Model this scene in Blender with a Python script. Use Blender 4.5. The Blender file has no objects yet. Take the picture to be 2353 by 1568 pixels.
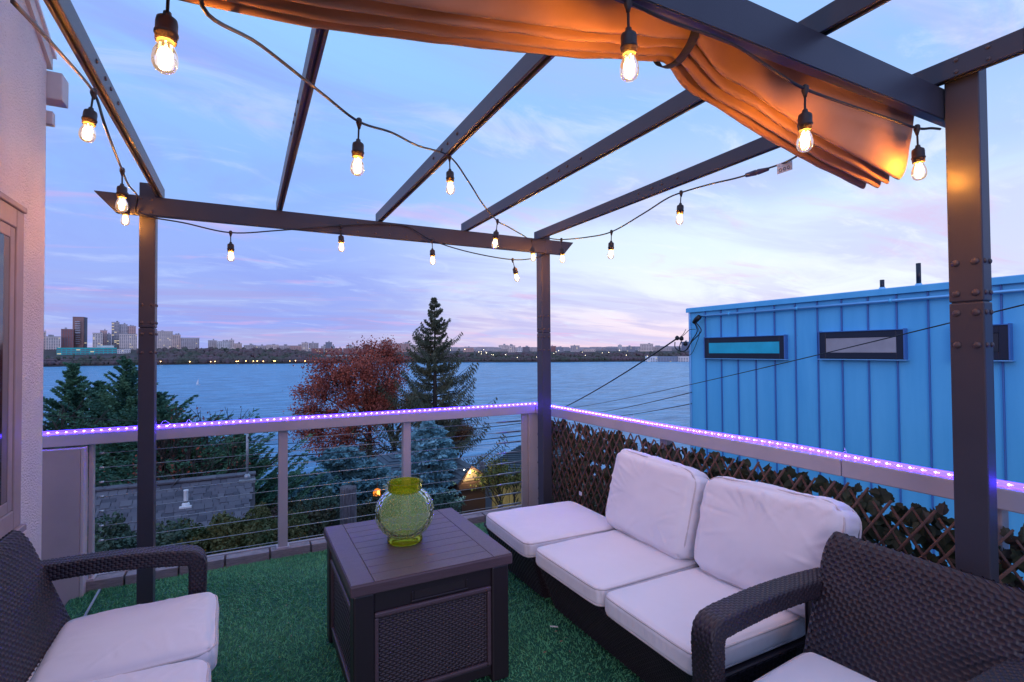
import bpy, bmesh, math, random
import numpy as np
from mathutils import Vector, Matrix, Euler
random.seed(7); RNG = np.random.default_rng(7)
R = math.radians
sc = bpy.context.scene
COL = sc.collection
# ------------------------------------------------------------------ camera
CAM_H = 1.5; YAW, PITCH, ROLL = R(27.36), R(1.117), R(-0.39); FPX = 1182.8   # focal length in units of a 2353 px wide frame
_F = Vector((math.sin(YAW)*math.cos(PITCH), math.cos(YAW)*math.cos(PITCH), math.sin(PITCH)))
_r = Vector((math.cos(YAW), -math.sin(YAW), 0)); _u = _r.cross(_F)
CR = math.cos(ROLL)*_r + math.sin(ROLL)*_u; CU = -math.sin(ROLL)*_r + math.cos(ROLL)*_u
cam = bpy.data.objects.new('camera', bpy.data.cameras.new('camera')); COL.objects.link(cam)
cam.data.sensor_width = 36; cam.data.lens = FPX/2353*36; cam.data.clip_start = .05; cam.data.clip_end = 12000
M = Matrix((CR, CU, -_F)).transposed().to_4x4(); M.translation = (0, 0, CAM_H); cam.matrix_world = M
sc.camera = cam
def ray(x, y): return CR*((x-1176.5)/FPX) - CU*((y-784)/FPX) + _F
def PY(x, y, Y): d = ray(x, y); return Vector((0, 0, CAM_H)) + d*(Y/d.y)      # survey point on the plane at depth Y
def PXX(x, y, X): d = ray(x, y); return Vector((0, 0, CAM_H)) + d*(X/d.x)
def PZ(x, y, z): d = ray(x, y); return Vector((0, 0, CAM_H)) + d*((z-CAM_H)/d.z)
def PD(x, y, D): d = ray(x, y); return Vector((0, 0, CAM_H)) + d*(D/math.hypot(d.x, d.y))
# ------------------------------------------------------------------ render / view
sc.render.engine = 'CYCLES'
sc.view_settings.view_transform = 'Standard'; sc.view_settings.look = 'None'
sc.view_settings.exposure = 0.17; sc.view_settings.gamma = 1.0
cy = sc.cycles; cy.use_denoising = True
try: cy.denoiser = 'OPENIMAGEDENOISE'
except Exception: pass
cy.max_bounces = 7; cy.diffuse_bounces = 3; cy.glossy_bounces = 3; cy.transmission_bounces = 7; cy.transparent_max_bounces = 10
cy.caustics_reflective = False; cy.caustics_refractive = False; cy.sample_clamp_indirect = 4.0
def lin(c): return tuple((v/12.92 if v <= .04045 else ((v+.055)/1.055)**2.4) for v in c)
def L8(r, g, b): return lin((r/255, g/255, b/255)) + (1,)
# ------------------------------------------------------------------ world: dusk sky with drifting cloud
w = bpy.data.worlds.new('World'); sc.world = w; w.use_nodes = True
nt = w.node_tree; nt.nodes.clear()
def N(t, **kw):
    n = nt.nodes.new(t)
    for k_, v in kw.items(): setattr(n, k_, v)
    return n
def LK(a, b): nt.links.new(a, b)
def mth(op, a, b=None, clamp=False):
    n = N('ShaderNodeMath', operation=op); n.use_clamp = clamp
    for i, v in enumerate((a, b)):
        if v is None: continue
        if isinstance(v, (int, float)): n.inputs[i].default_value = v
        else: LK(v, n.inputs[i])
    return n.outputs[0]
def mixc(f, a, b):
    n = N('ShaderNodeMix', data_type='RGBA')
    if isinstance(f, (int, float)): n.inputs[0].default_value = f
    else: LK(f, n.inputs[0])
    for s, v in ((6, a), (7, b)):
        if isinstance(v, tuple): n.inputs[s].default_value = v
        else: LK(v, n.inputs[s])
    return n.outputs[2]
def ramp(f, stops, interp='EASE'):
    n = N('ShaderNodeValToRGB'); e = n.color_ramp; e.interpolation = interp
    while len(e.elements) < len(stops): e.elements.new(.5)
    for el, (p, c) in zip(e.elements, stops): el.position = p; el.color = c
    LK(f, n.inputs[0]); return n.outputs[0]
GLOW_AZ = R(62)                        # the palest part of the sky, to the right
SUN_AZ, SUN_EL = R(214), R(5)          # the sun is going down behind the camera, the far bank faces it
tc = N('ShaderNodeTexCoord'); sep = N('ShaderNodeSeparateXYZ'); LK(tc.outputs['Generated'], sep.inputs[0])
dx, dy, dz = sep.outputs
el_ = mth('MAXIMUM', dz, 0.0)
dot = N('ShaderNodeVectorMath', operation='DOT_PRODUCT'); LK(tc.outputs['Generated'], dot.inputs[0]); dot.inputs[1].default_value = (math.sin(GLOW_AZ), math.cos(GLOW_AZ), 0)
mr = N('ShaderNodeMapRange', interpolation_type='SMOOTHERSTEP'); LK(dot.outputs['Value'], mr.inputs[0]); mr.inputs[1].default_value = .50; mr.inputs[2].default_value = 1.02
glow = mr.outputs[0]
away = ramp(el_, [(0, L8(172,170,218)), (.06, L8(158,170,230)), (.16, L8(148,172,240)), (.3, L8(142,184,248)), (.5, L8(148,198,255)), (1, L8(176,206,253))])
west = ramp(el_, [(0, L8(238,208,226)), (.05, L8(240,226,240)), (.11, L8(232,240,250)), (.20, L8(222,238,253)), (.30, L8(178,206,250)), (.45, L8(150,192,251)), (1, L8(168,202,253))])
base = mixc(glow, away, west)
# cloud sheet: project the view direction on a high plane so streaks converge to the horizon
den = mth('ADD', el_, .12)
px_, py_ = mth('DIVIDE', dx, den), mth('DIVIDE', dy, den)
cmb = N('ShaderNodeCombineXYZ'); LK(px_, cmb.inputs[0]); LK(py_, cmb.inputs[1])
def noise(scale, rot, sxy, detail=7, rough=.6, dist=.4, off=(0,0,0)):
    mp = N('ShaderNodeMapping'); LK(cmb.outputs[0], mp.inputs[0]); mp.inputs['Rotation'].default_value = (0, 0, R(rot)); mp.inputs['Scale'].default_value = (sxy[0], sxy[1], 1); mp.inputs['Location'].default_value = off
    n = N('ShaderNodeTexNoise'); LK(mp.outputs[0], n.inputs['Vector']); n.inputs['Scale'].default_value = scale; n.inputs['Detail'].default_value = detail; n.inputs['Roughness'].default_value = rough; n.inputs['Distortion'].default_value = dist
    return n.outputs['Fac']
def step(v, a, b):
    m = N('ShaderNodeMapRange', interpolation_type='SMOOTHSTEP'); LK(v, m.inputs[0]); m.inputs[1].default_value = a; m.inputs[2].default_value = b; return m.outputs[0]
bank = step(noise(.46, -25, (1, 1.35), 9, .58, .9), .42, .60)                 # broad lavender sheets
wisp = step(noise(1.5, -32, (1, 1.8), 9, .64, .9, (3.1, 1.7, 0)), .50, .74)  # brighter ribs
pinkn = step(noise(.8, -18, (1, 2.2), 9, .6, .9, (7.3, 2.2, 0)), .55, .72)   # rosy undersides
lowmask = step(el_, .62, .10)
bank_c = mixc(glow, L8(142,161,236), L8(188,192,238))
c1 = mixc(mth('MULTIPLY', mth('MULTIPLY', bank, .82), mth('SUBTRACT', 1.0, mth('MULTIPLY', glow, .3))), base, bank_c)
wisp_c = mixc(glow, L8(186,206,248), L8(238,244,252))
c2 = mixc(mth('MULTIPLY', wisp, .56), c1, wisp_c)
streak = step(noise(.5, -28, (1, 3.4), 9, .6, .5, (1.3, 5.2, 0)), .47, .60)     # violet bars low over the sunset
smask = mth('MULTIPLY', step(el_, .17, .07), step(el_, .015, .05))
c2 = mixc(mth('MULTIPLY', mth('MULTIPLY', streak, smask), .6), c2, mixc(glow, L8(160,154,216), L8(190,184,230)))
c3 = mixc(mth('MULTIPLY', mth('MULTIPLY', pinkn, .44), mth('ADD', mth('MULTIPLY', lowmask, .75), .2)), c2, L8(226,172,218))
sky = N('ShaderNodeTexSky', sky_type='NISHITA'); sky.sun_disc = False; sky.sun_elevation = SUN_EL; sky.sun_rotation = SUN_AZ; sky.air_density = 1.2; sky.dust_density = .6; sky.ozone_density = 3
bg1 = N('ShaderNodeBackground'); LK(c3, bg1.inputs[0]); bg1.inputs[1].default_value = 1.0
bg2 = N('ShaderNodeBackground'); LK(sky.outputs[0], bg2.inputs[0]); bg2.inputs[1].default_value = .006
add = N('ShaderNodeAddShader'); LK(bg1.outputs[0], add.inputs[0]); LK(bg2.outputs[0], add.inputs[1])
out = N('ShaderNodeOutputWorld'); LK(add.outputs[0], out.inputs[0])
# weak after-glow of the sunset
sun = bpy.data.objects.new('sun', bpy.data.lights.new('sun', 'SUN')); COL.objects.link(sun)
sun.data.energy = .55; sun.data.angle = R(30); sun.data.color = (1, .76, .78)
sun.rotation_euler = (Vector((math.sin(SUN_AZ)*math.cos(R(9)), math.cos(SUN_AZ)*math.cos(R(9)), math.sin(R(9))))).to_track_quat('Z', 'Y').to_euler()

# ------------------------------------------------------------------ helpers
BASE = {}
def tag(o, label=None, cat=None, group=None, kind=None):
    if label: o['label'] = label
    if cat: o['category'] = cat
    if group: o['group'] = group
    if kind: o['kind'] = kind
    return o
def thing(name, label, cat, loc=(0,0,0), group=None):
    o = bpy.data.objects.new(name, None); COL.objects.link(o); o.location = loc; o.empty_display_size = .1
    BASE[o.name] = Vector(loc); return tag(o, label, cat, group)
def link(o, parent=None):
    COL.objects.link(o)
    if parent is not None:
        o.parent = parent
        if parent.name in BASE: o.matrix_parent_inverse = Matrix.Translation(-BASE[parent.name])
    return o
def mobj(name, V, Fc, mat, parent=None, smooth=False, uv=None):
    me = bpy.data.meshes.new(name)
    V = np.asarray(V, dtype=np.float32).reshape(-1, 3)
    if isinstance(Fc, np.ndarray):
        n, k = Fc.shape
        me.vertices.add(len(V)); me.vertices.foreach_set('co', V.ravel())
        me.loops.add(n*k); me.loops.foreach_set('vertex_index', Fc.astype(np.int32).ravel())
        me.polygons.add(n); me.polygons.foreach_set('loop_start', np.arange(0, n*k, k, dtype=np.int32))
        me.update(calc_edges=True); me.validate()
    else:
        me.from_pydata([tuple(map(float, v)) for v in V], [], Fc); me.update()
    if smooth: me.polygons.foreach_set('use_smooth', np.ones(len(me.polygons), dtype=bool))
    if mat: me.materials.append(mat)
    return link(bpy.data.objects.new(name, me), parent)
def bobj(name, bm, mat, parent=None, smooth=False):
    me = bpy.data.meshes.new(name); bmesh.ops.recalc_face_normals(bm, faces=bm.faces[:]); bm.to_mesh(me); bm.free()
    if smooth:
        for p in me.polygons: p.use_smooth = True
    if mat: me.materials.append(mat)
    return link(bpy.data.objects.new(name, me), parent)
def bm_box(bm, lo, hi, bev=0, seg=2, mat=None):
    lo = [min(a, b) for a, b in zip(lo, hi)] if False else list(lo)
    g = bmesh.ops.create_cube(bm, size=1)
    s = [hi[i]-lo[i] for i in range(3)]; c = [(hi[i]+lo[i])/2 for i in range(3)]
    for v in g['verts']: v.co = Vector((c[0]+v.co.x*s[0], c[1]+v.co.y*s[1], c[2]+v.co.z*s[2]))
    if mat is not None:
        for v in g['verts']: v.co = mat @ v.co
    if bev > 0:
        es = set(e for v in g['verts'] for e in v.link_edges)
        bmesh.ops.bevel(bm, geom=list(es), offset=bev, segments=seg, affect='EDGES', profile=.5)
def box(name, lo, hi, mat, parent=None, bev=.004, seg=2, mtx=None):
    bm = bmesh.new(); bm_box(bm, lo, hi, bev, seg, mtx); return bobj(name, bm, mat, parent)
def tube_arrays(pts, r, n=8, cap=True):
    pts = [Vector(p) for p in pts]; m = len(pts); rr = r if hasattr(r, '__len__') else [r]*m
    V = []; Fc = []
    t0 = (pts[1]-pts[0]).normalized(); ref = Vector((0,0,1)) if abs(t0.z) < .9 else Vector((1,0,0))
    a = t0.cross(ref).normalized()
    for i, p in enumerate(pts):
        t = (pts[min(i+1, m-1)]-pts[max(i-1, 0)])
        t = t.normalized() if t.length > 1e-9 else t0
        a = (a - t*a.dot(t)); a = a.normalized() if a.length > 1e-6 else t.orthogonal().normalized()
        b = t.cross(a)
        for j in range(n):
            th = 2*math.pi*j/n; V.append(p + (a*math.cos(th) + b*math.sin(th))*rr[i])
    for i in range(m-1):
        for j in range(n):
            k2 = (j+1) % n; Fc.append((i*n+j, i*n+k2, (i+1)*n+k2, (i+1)*n+j))
    if cap: Fc.append(tuple(range(n-1, -1, -1))); Fc.append(tuple(range((m-1)*n, m*n)))
    return [tuple(v) for v in V], Fc
def tube(name, pts, r, mat, parent=None, n=8, smooth=True):
    V, Fc = tube_arrays(pts, r, n); return mobj(name, V, Fc, mat, parent, smooth)
def tubes(name, lst, mat, parent=None, n=6, smooth=True):
    V = []; Fc = []
    for pts, r in lst:
        v, f = tube_arrays(pts, r, n); o = len(V); V += v; Fc += [tuple(i+o for i in q) for q in f]
    return mobj(name, V, Fc, mat, parent, smooth)
def lathe(name, prof, mat, parent=None, n=32, c=(0,0,0), smooth=True, close=False):
    V = []; Fc = []
    for r, z in prof:
        for j in range(n):
            th = 2*math.pi*j/n; V.append((c[0]+r*math.cos(th), c[1]+r*math.sin(th), c[2]+z))
    m = len(prof)
    for i in range(m-1):
        for j in range(n): k2 = (j+1) % n; Fc.append((i*n+j, i*n+k2, (i+1)*n+k2, (i+1)*n+j))
    if not close: Fc.append(tuple(range(n-1, -1, -1))); Fc.append(tuple(range((m-1)*n, m*n)))
    return mobj(name, V, Fc, mat, parent, smooth)
def inst(name, me, parent, mtx):
    o = bpy.data.objects.new(name, me); link(o, parent)
    if parent is not None and parent.name in BASE: o.matrix_parent_inverse = Matrix.Translation(-BASE[parent.name])
    o.matrix_basis = mtx; return o
def crom(P, sub=8):
    P = [Vector(p) for p in P]; out_ = []
    for i in range(len(P)-1):
        p0, p1, p2, p3 = P[max(i-1,0)], P[i], P[i+1], P[min(i+2, len(P)-1)]
        for s in range(sub):
            t = s/sub; out_.append(.5*((2*p1)+(p2-p0)*t+(2*p0-5*p1+4*p2-p3)*t*t+(3*p1-p0-3*p2+p3)*t**3))
    return out_+[P[-1]]
def diamonds(C, U, V):
    C, U, V = (np.asarray(a, dtype=np.float32) for a in (C, U, V)); n = len(C)
    Vt = np.stack([C-U, C-V, C+U, C+V], 1).reshape(-1, 3)
    return Vt, np.arange(n*4, dtype=np.int32).reshape(n, 4)
def unit(a): return a/np.maximum(np.linalg.norm(a, axis=-1, keepdims=True), 1e-9)
# ------------------------------------------------------------------ materials
def mat(name, col, rough=.5, col2=None, vscale=4, vdet=6, bump=0, bscale=60, metal=0, spec=.5, coord='Object', vlo=.35, vhi=.65, bdist=.01, stretch=None, sheen=0):
    m = bpy.data.materials.new(name); m.use_nodes = True; t = m.node_tree; b = t.nodes['Principled BSDF']
    c = tuple(col)[:3]+(1,)
    b.inputs['Base Color'].default_value = c; b.inputs['Roughness'].default_value = rough; b.inputs['Metallic'].default_value = metal
    b.inputs['Specular IOR Level'].default_value = spec
    if sheen: b.inputs['Sheen Weight'].default_value = sheen
    tcn = t.nodes.new('ShaderNodeTexCoord'); src = tcn.outputs[coord]
    if stretch:
        mp = t.nodes.new('ShaderNodeMapping'); mp.inputs['Scale'].default_value = stretch; t.links.new(src, mp.inputs[0]); src = mp.outputs[0]
    if col2 is not None:
        n = t.nodes.new('ShaderNodeTexNoise'); n.inputs['Scale'].default_value = vscale; n.inputs['Detail'].default_value = vdet; n.inputs['Roughness'].default_value = .6; t.links.new(src, n.inputs['Vector'])
        r = t.nodes.new('ShaderNodeMapRange'); r.inputs[1].default_value = vlo; r.inputs[2].default_value = vhi; t.links.new(n.outputs['Fac'], r.inputs[0])
        x = t.nodes.new('ShaderNodeMix'); x.data_type = 'RGBA'; t.links.new(r.outputs[0], x.inputs[0]); x.inputs[6].default_value = c; x.inputs[7].default_value = tuple(col2)[:3]+(1,)
        t.links.new(x.outputs[2], b.inputs['Base Color'])
    if bump:
        n = t.nodes.new('ShaderNodeTexNoise'); n.inputs['Scale'].default_value = bscale; n.inputs['Detail'].default_value = 5; t.links.new(src, n.inputs['Vector'])
        bp = t.nodes.new('ShaderNodeBump'); bp.inputs['Strength'].default_value = bump; bp.inputs['Distance'].default_value = bdist; t.links.new(n.outputs['Fac'], bp.inputs['Height']); t.links.new(bp.outputs[0], b.inputs['Normal'])
    return m
def emit(name, col, s):
    m = bpy.data.materials.new(name); m.use_nodes = True; t = m.node_tree; t.nodes.clear()
    e = t.nodes.new('ShaderNodeEmission'); e.inputs[0].default_value = tuple(col)[:3]+(1,); e.inputs[1].default_value = s
    o = t.nodes.new('ShaderNodeOutputMaterial'); t.links.new(e.outputs[0], o.inputs[0]); return m
def clearglass(name, tint=(1,1,1), rough=.03, glow=None, gs=0, opac=.12):
    # thin clear shell: mostly see-through with a reflecting skin (and, for a lit lamp, its own glow)
    m = bpy.data.materials.new(name); m.use_nodes = True; t = m.node_tree; t.nodes.clear()
    tr = t.nodes.new('ShaderNodeBsdfTransparent'); tr.inputs[0].default_value = tuple(tint)+(1,)
    gl = t.nodes.new('ShaderNodeBsdfGlossy'); gl.inputs['Roughness'].default_value = rough
    lw = t.nodes.new('ShaderNodeLayerWeight'); lw.inputs[0].default_value = .25
    ad = t.nodes.new('ShaderNodeMath'); ad.operation = 'MULTIPLY_ADD'; ad.inputs[1].default_value = .8; ad.inputs[2].default_value = opac*.4; t.links.new(lw.outputs['Fresnel'], ad.inputs[0])
    mx = t.nodes.new('ShaderNodeMixShader'); t.links.new(ad.outputs[0], mx.inputs[0]); t.links.new(tr.outputs[0], mx.inputs[1]); t.links.new(gl.outputs[0], mx.inputs[2])
    o = t.nodes.new('ShaderNodeOutputMaterial'); fin = mx.outputs[0]
    if glow:
        e = t.nodes.new('ShaderNodeEmission'); e.inputs[0].default_value = tuple(glow)+(1,); e.inputs[1].default_value = gs
        a2 = t.nodes.new('ShaderNodeAddShader'); t.links.new(fin, a2.inputs[0]); t.links.new(e.outputs[0], a2.inputs[1]); fin = a2.outputs[0]
    t.links.new(fin, o.inputs[0]); return m
# ================================================================== THE SETTING
WATER_Z = -28.5
def gz(x, y):
    d = x*math.sin(R(20)) + y*math.cos(R(20))
    z = -2.8 if d < 12 else (-2.8-(d-12)*.19 if d < 37 else -7.55-(d-37)*.3)
    z += .25*math.sin(x*.31+1.3)*math.cos(y*.27) if d > 7 else 0
    return max(z, -34)
m_earth = mat('earth', (.045,.05,.035), .95, (.03,.055,.03), .6, bump=.6, bscale=6, bdist=.1)
def grid(name, xs, ys, zf, m, parent=None, smooth=True):
    V = [(x, y, zf(x, y)) for y in ys for x in xs]; n = len(xs)
    Fc = [(j*n+i, j*n+i+1, (j+1)*n+i+1, (j+1)*n+i) for j in range(len(ys)-1) for i in range(n-1)]
    return mobj(name, V, Fc, m, parent, smooth)
tag(grid('ground', np.linspace(-160, 260, 85), np.linspace(-120, 190, 78), gz, m_earth), kind='structure')
# river
mw = bpy.data.materials.new('river_water'); mw.use_nodes = True; t = mw.node_tree; b = t.nodes['Principled BSDF']
b.inputs['Base Color'].default_value = (.02,.30,.62,1); b.inputs['Roughness'].default_value = .28; b.inputs['IOR'].default_value = 1.33; b.inputs['Specular IOR Level'].default_value = .4
tcn = t.nodes.new('ShaderNodeTexCoord')
def wn(sx, sy, rot, sc_, det):
    mp = t.nodes.new('ShaderNodeMapping'); mp.inputs['Scale'].default_value = (sx, sy, 1); mp.inputs['Rotation'].default_value = (0, 0, R(rot)); t.links.new(tcn.outputs['Object'], mp.inputs[0])
    n = t.nodes.new('ShaderNodeTexNoise'); n.inputs['Scale'].default_value = sc_; n.inputs['Detail'].default_value = det; n.inputs['Roughness'].default_value = .65; t.links.new(mp.outputs[0], n.inputs['Vector']); return n.outputs['Fac']
a1 = wn(.35, 1, -18, .16, 5); a2 = wn(.4, 1, 12, .035, 4)
a3 = wn(.5, 1.6, -10, .55, 4)
a13 = t.nodes.new('ShaderNodeMath'); a13.operation = 'MULTIPLY_ADD'; t.links.new(a3, a13.inputs[0]); a13.inputs[1].default_value = .45; t.links.new(a1, a13.inputs[2])
am = t.nodes.new('ShaderNodeMath'); am.operation = 'MULTIPLY_ADD'; t.links.new(a2, am.inputs[0]); am.inputs[1].default_value = 2.2; t.links.new(a13.outputs[0], am.inputs[2])
bp = t.nodes.new('ShaderNodeBump'); bp.inputs['Strength'].default_value = 1.0; bp.inputs['Distance'].default_value = 4.5; t.links.new(am.outputs[0], bp.inputs['Height']); t.links.new(bp.outputs[0], b.inputs['Normal'])
wr_ = t.nodes.new('ShaderNodeMapRange'); wr_.inputs[1].default_value = .38; wr_.inputs[2].default_value = .62; t.links.new(a1, wr_.inputs[0])
wm_ = t.nodes.new('ShaderNodeMix'); wm_.data_type = 'RGBA'; t.links.new(wr_.outputs[0], wm_.inputs[0]); wm_.inputs[6].default_value = (.05,.27,.48,1); wm_.inputs[7].default_value = (.15,.53,.83,1); t.links.new(wm_.outputs[2], b.inputs['Base Color'])  # light and dark of the ripples also painted into the water colour
tag(mobj('water', [(-6000,-300,WATER_Z),(7000,-300,WATER_Z),(7000,7000,WATER_Z),(-6000,7000,WATER_Z)], [(0,1,2,3)], mw), kind='structure')
# far shore: bluff and plateau
SH = [(-60, 1900), (-30, 1750), (-15, 1645), (-6.4, 1625), (7.5, 1485), (18, 1420), (31.8, 1340), (46.2, 1427), (60, 1500), (110, 1700)]
def shore(az): return float(np.interp(az, [a for a, _ in SH], [d for _, d in SH]))
def plat(az): return float(np.interp(az, [-60, -15, -10, -9, -1, 4, 6.5, 12, 14, 22, 31, 46, 110], [20, 20, 20, 15, 15, 11, 2, 0, 1, 3, 0, 0, 4]))
def fz(az, s):      # height at s metres behind the shore line
    p = plat(az); k = [(-30, -34), (0, WATER_Z-.3), (3, WATER_Z+2), (22, WATER_Z+4), (90, WATER_Z+4+(p-WATER_Z)*.33), (170, WATER_Z+4+(p-WATER_Z)*(.42 if az < -8.6 else .68)), (212, p-2), (260, p), (3000, p+24)]
    return float(np.interp(s, [a for a, _ in k], [b_ for _, b_ in k]))
def fpos(az, s, z=None):
    D = shore(az)+s; return (D*math.sin(R(az)), D*math.cos(R(az)), fz(az, s) if z is None else z)
azs = np.linspace(-60, 110, 120); ss = [-30, 0, 3, 22, 50, 90, 140, 190, 260, 600, 3000]
V = [fpos(a, s) for s in ss for a in azs]; n = len(azs)
m_far = mat('far_shore_earth', (.10,.075,.085), .95, (.07,.07,.06), .02, coord='Object')
tag(mobj('far_shore_terrain', V, [(j*n+i, j*n+i+1, (j+1)*n+i+1, (j+1)*n+i) for j in range(len(ss)-1) for i in range(n-1)], m_far), kind='structure')
m_seawall = mat('seawall_stone', (.05,.05,.055), .9, (.09,.085,.08), .1)
V = []; Fc = []
for i, a in enumerate(azs):
    for s, z in ((-1.5, WATER_Z-1), (-1.5, WATER_Z+2.2), (.8, WATER_Z+2.4)): V.append(fpos(a, s, z))
for i in range(n-1):
    for j in range(2): Fc.append((i*3+j, i*3+3+j, i*3+4+j, i*3+1+j))
tag(mobj('seawall', V, Fc, m_seawall), 'dark stone seawall along the far bank of the river', 'wall')
# wooded far bank: one mass of bare and turning trees
bmi = bmesh.new(); bmesh.ops.create_icosphere(bmi, subdivisions=2, radius=1); icoV = np.array([v.co[:] for v in bmi.verts], dtype=np.float32); icoF = np.array([[v.index for v in f.verts] for f in bmi.faces], dtype=np.int32); bmi.free()
def blobs(name, pts, rads, m, jit=.35, squash=1.15):
    n = len(pts); nv = len(icoV)
    off = 1 + RNG.normal(0, jit*.5, (n, nv, 1)).astype(np.float32)
    V = icoV[None]*off*np.array(rads, dtype=np.float32)[:, None, None]; V[..., 2] *= squash
    V = V + np.array(pts, dtype=np.float32)[:, None, :]
    Fc = icoF[None] + (np.arange(n, dtype=np.int32)*nv)[:, None, None]
    return mobj(name, V.reshape(-1, 3), Fc.reshape(-1, 3), m, None, False)
m_wood = mat('far_wood_foliage', (.15,.10,.11), .95, (.075,.085,.06), .018, 8, bump=0, vlo=.42, vhi=.6)
pts = []; rads = []
for i in range(6500):
    az = random.uniform(-19, 50); s = random.choice([random.uniform(10, 40), random.uniform(20, 215), random.uniform(60, 215)])
    if az < -8.6 and s > 72: continue
    if az < 8 and s > 175: continue
    if az > 5.5 and s > 130: continue
    if 8.6 < az < 13.6: continue
    r = random.uniform(2.8, 6.2)*(.8 if az > 14 else (1.25 if -8.6 < az < 6 else 1))
    x, y, z = fpos(az, s); pts.append((x, y, z+r*.75)); rads.append(r)
tag(blobs('far_woodland', pts, rads, m_wood, .34), 'bare and turning woodland covering the far river bank', 'woodland', kind='stuff')
pts = []; rads = []
for i in range(260):
    az = random.uniform(-16, 12); s = random.uniform(30, 150)
    if (az*7.3 % 6) > 2.6 or (az < -8.6 and s > 90) or (az > 7 and s > 60): continue
    x, y, z = fpos(az, s); r = random.uniform(3, 5.2); pts.append((x, y, z+r*.8)); rads.append(r)
tag(blobs('far_evergreen_woodland', pts, rads, mat('far_evergreen', (.06,.085,.06), .95, (.075,.10,.07), .05), .3), 'darker evergreen patches among the far bank woods', 'woodland', kind='stuff')

# ------------------------------------------------------------------ far skyline
def fm(name, c): return mat('far_'+name, c, .8, tuple(v*.8 for v in c), .08)
FC = dict(tan=fm('tan',(.84,.64,.54)), beige=fm('beige',(.90,.75,.66)), brick=fm('brick',(.42,.17,.15)), brown=fm('brown',(.36,.20,.175)), grey=fm('grey',(.64,.57,.56)), dark=fm('dark',(.22,.22,.26)), white=fm('white',(.86,.83,.80)), rose=fm('rose',(.72,.46,.40)), slate=fm('slate',(.33,.36,.42)), blue=fm('blue',(.16,.22,.34)), teal=fm('teal',(.06,.62,.58)))
m_fwin = mat('far_window_glass', (.20,.19,.22), .3); m_fpale = mat('far_window_pale', (.6,.62,.66), .3)
m_flit = emit('far_window_lit', (1,.84,.6), .55); m_froof = mat('far_roof', (.42,.40,.42), .8)
def building(x0, x1, yt, yb, col, label, D=None, back=230, depth=26, win='dark', floor=4.2, bay=4.6, pent=True, rot=None, wfill=.5, lit=.02, name='apartment_building', group='buildings on the far skyline', twist=0):
    xm, ym = (x0+x1)/2, yb
    d = ray(xm, ym); az = math.degrees(math.atan2(d.x, d.y)); D = D or shore(az)+back
    A = PD(x0, yb, D); B = PD(x1, yb, D); T = PD(xm, yt, D)
    zt = T.z; zb = min(A.z, fz(az, D-shore(az)))-6
    ang = math.atan2(B.y-A.y, B.x-A.x)+R(twist); wd = (Vector((B.x, B.y))-Vector((A.x, A.y))).length*math.cos(R(twist))
    c = (A+B)/2; root = thing(name, label, 'building', (c.x, c.y, zb), group)
    mt = Matrix.Translation((c.x, c.y, 0)) @ Matrix.Rotation(ang, 4, 'Z')
    box('wall', (-wd/2, 0, zb), (wd/2, depth, zt), FC[col], root, 0, mtx=mt)
    bm = bmesh.new(); bm_box(bm, (-wd/2-.5, -.5, zt), (wd/2+.5, depth+.5, zt+.9), 0, mat=mt)
    if pent:
        for q in range(random.choice([1, 2])):
            pw = random.uniform(.14, .26)*wd; pc = random.uniform(-.3, .3)*wd
            bm_box(bm, (pc-pw/2, depth*.3, zt+.9), (pc+pw/2, depth*.7, zt+random.uniform(3, 6)), 0, mat=mt)
    bobj('roof', bm, m_froof if pent else FC[col], root)
    if win:
        W = []; Lw = []
        nb = max(1, int(wd/bay)); nf = max(1, int((zt-zb-8)/floor))
        for f_ in range(nf):
            z0 = zt-2.2-f_*floor-floor*.5
            if z0 < zb+4: break
            for q in range(nb):
                xc = -wd/2+(q+.5)*wd/nb
                (Lw if random.random() < lit else W).append((xc, z0))
        def quads(L, name, m, hw, hh):
            V = []; Fc = []
            for xc, z0 in L:
                o = len(V)
                for sx, sz, yy in ((-1,-1,-.25),(1,-1,-.25),(1,1,-.25),(-1,1,-.25),(-1,-1,.05),(1,-1,.05),(1,1,.05),(-1,1,.05)): V.append(mt @ Vector((xc+sx*hw, yy, z0+sz*hh)))
                Fc += [(o,o+1,o+2,o+3),(o,o+4,o+5,o+1),(o+3,o+2,o+6,o+7),(o,o+3,o+7,o+4),(o+1,o+5,o+6,o+2)]
            if V: tag(mobj(name, V, Fc, m, root), kind='stuff')
        hw = wd/nb*wfill*.5; hh = floor*.26
        quads(W, 'window_grid', m_fpale if win == 'pale' else m_fwin, hw, hh); quads(Lw, 'lit_window_grid', m_flit, hw, hh)
    return root
# left cluster on the bluff
building(97, 105.5, 763, 813, 'tan', 'narrow tan block on the far skyline, half hidden by the stucco wall')
building(105.5, 139, 774, 812, 'beige', 'beige apartment block with a grid of small windows at the far left skyline')
building(140, 169, 757, 800, 'brick', 'dark red brick block beside the brown tower', back=250)
tw = building(165.5, 192, 729, 800, 'brown', 'tallest brown tower with pale window bands on the far shore', back=262, win=None, depth=34, pent=False, twist=-14)
building(192.3, 200.5, 731, 800, 'dark', 'right face of the tall brown tower, its shade built in as a dark slab', back=268, win='dark', pent=False, wfill=.6)  # the tower's own shaded face, its shade put into a dark wall colour
building(212.5, 236, 766, 801, 'beige', 'beige stepped block right of the brown tower', back=240, lit=.1)
building(230, 246, 760, 799, 'rose', 'pinkish block with a red window stripe behind the beige stepped block', back=275, win='dark')
building(245, 255.5, 768, 799, 'grey', 'slim grey block beside the pinkish one', back=280)
building(256, 274, 741, 802, 'grey', 'tall grey glass-banded tower left of the nearest pergola post', back=290, wfill=.85, lit=.12)
building(274, 292.5, 746, 802, 'grey', 'second step of the tall grey tower group', back=294, wfill=.7)
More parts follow.
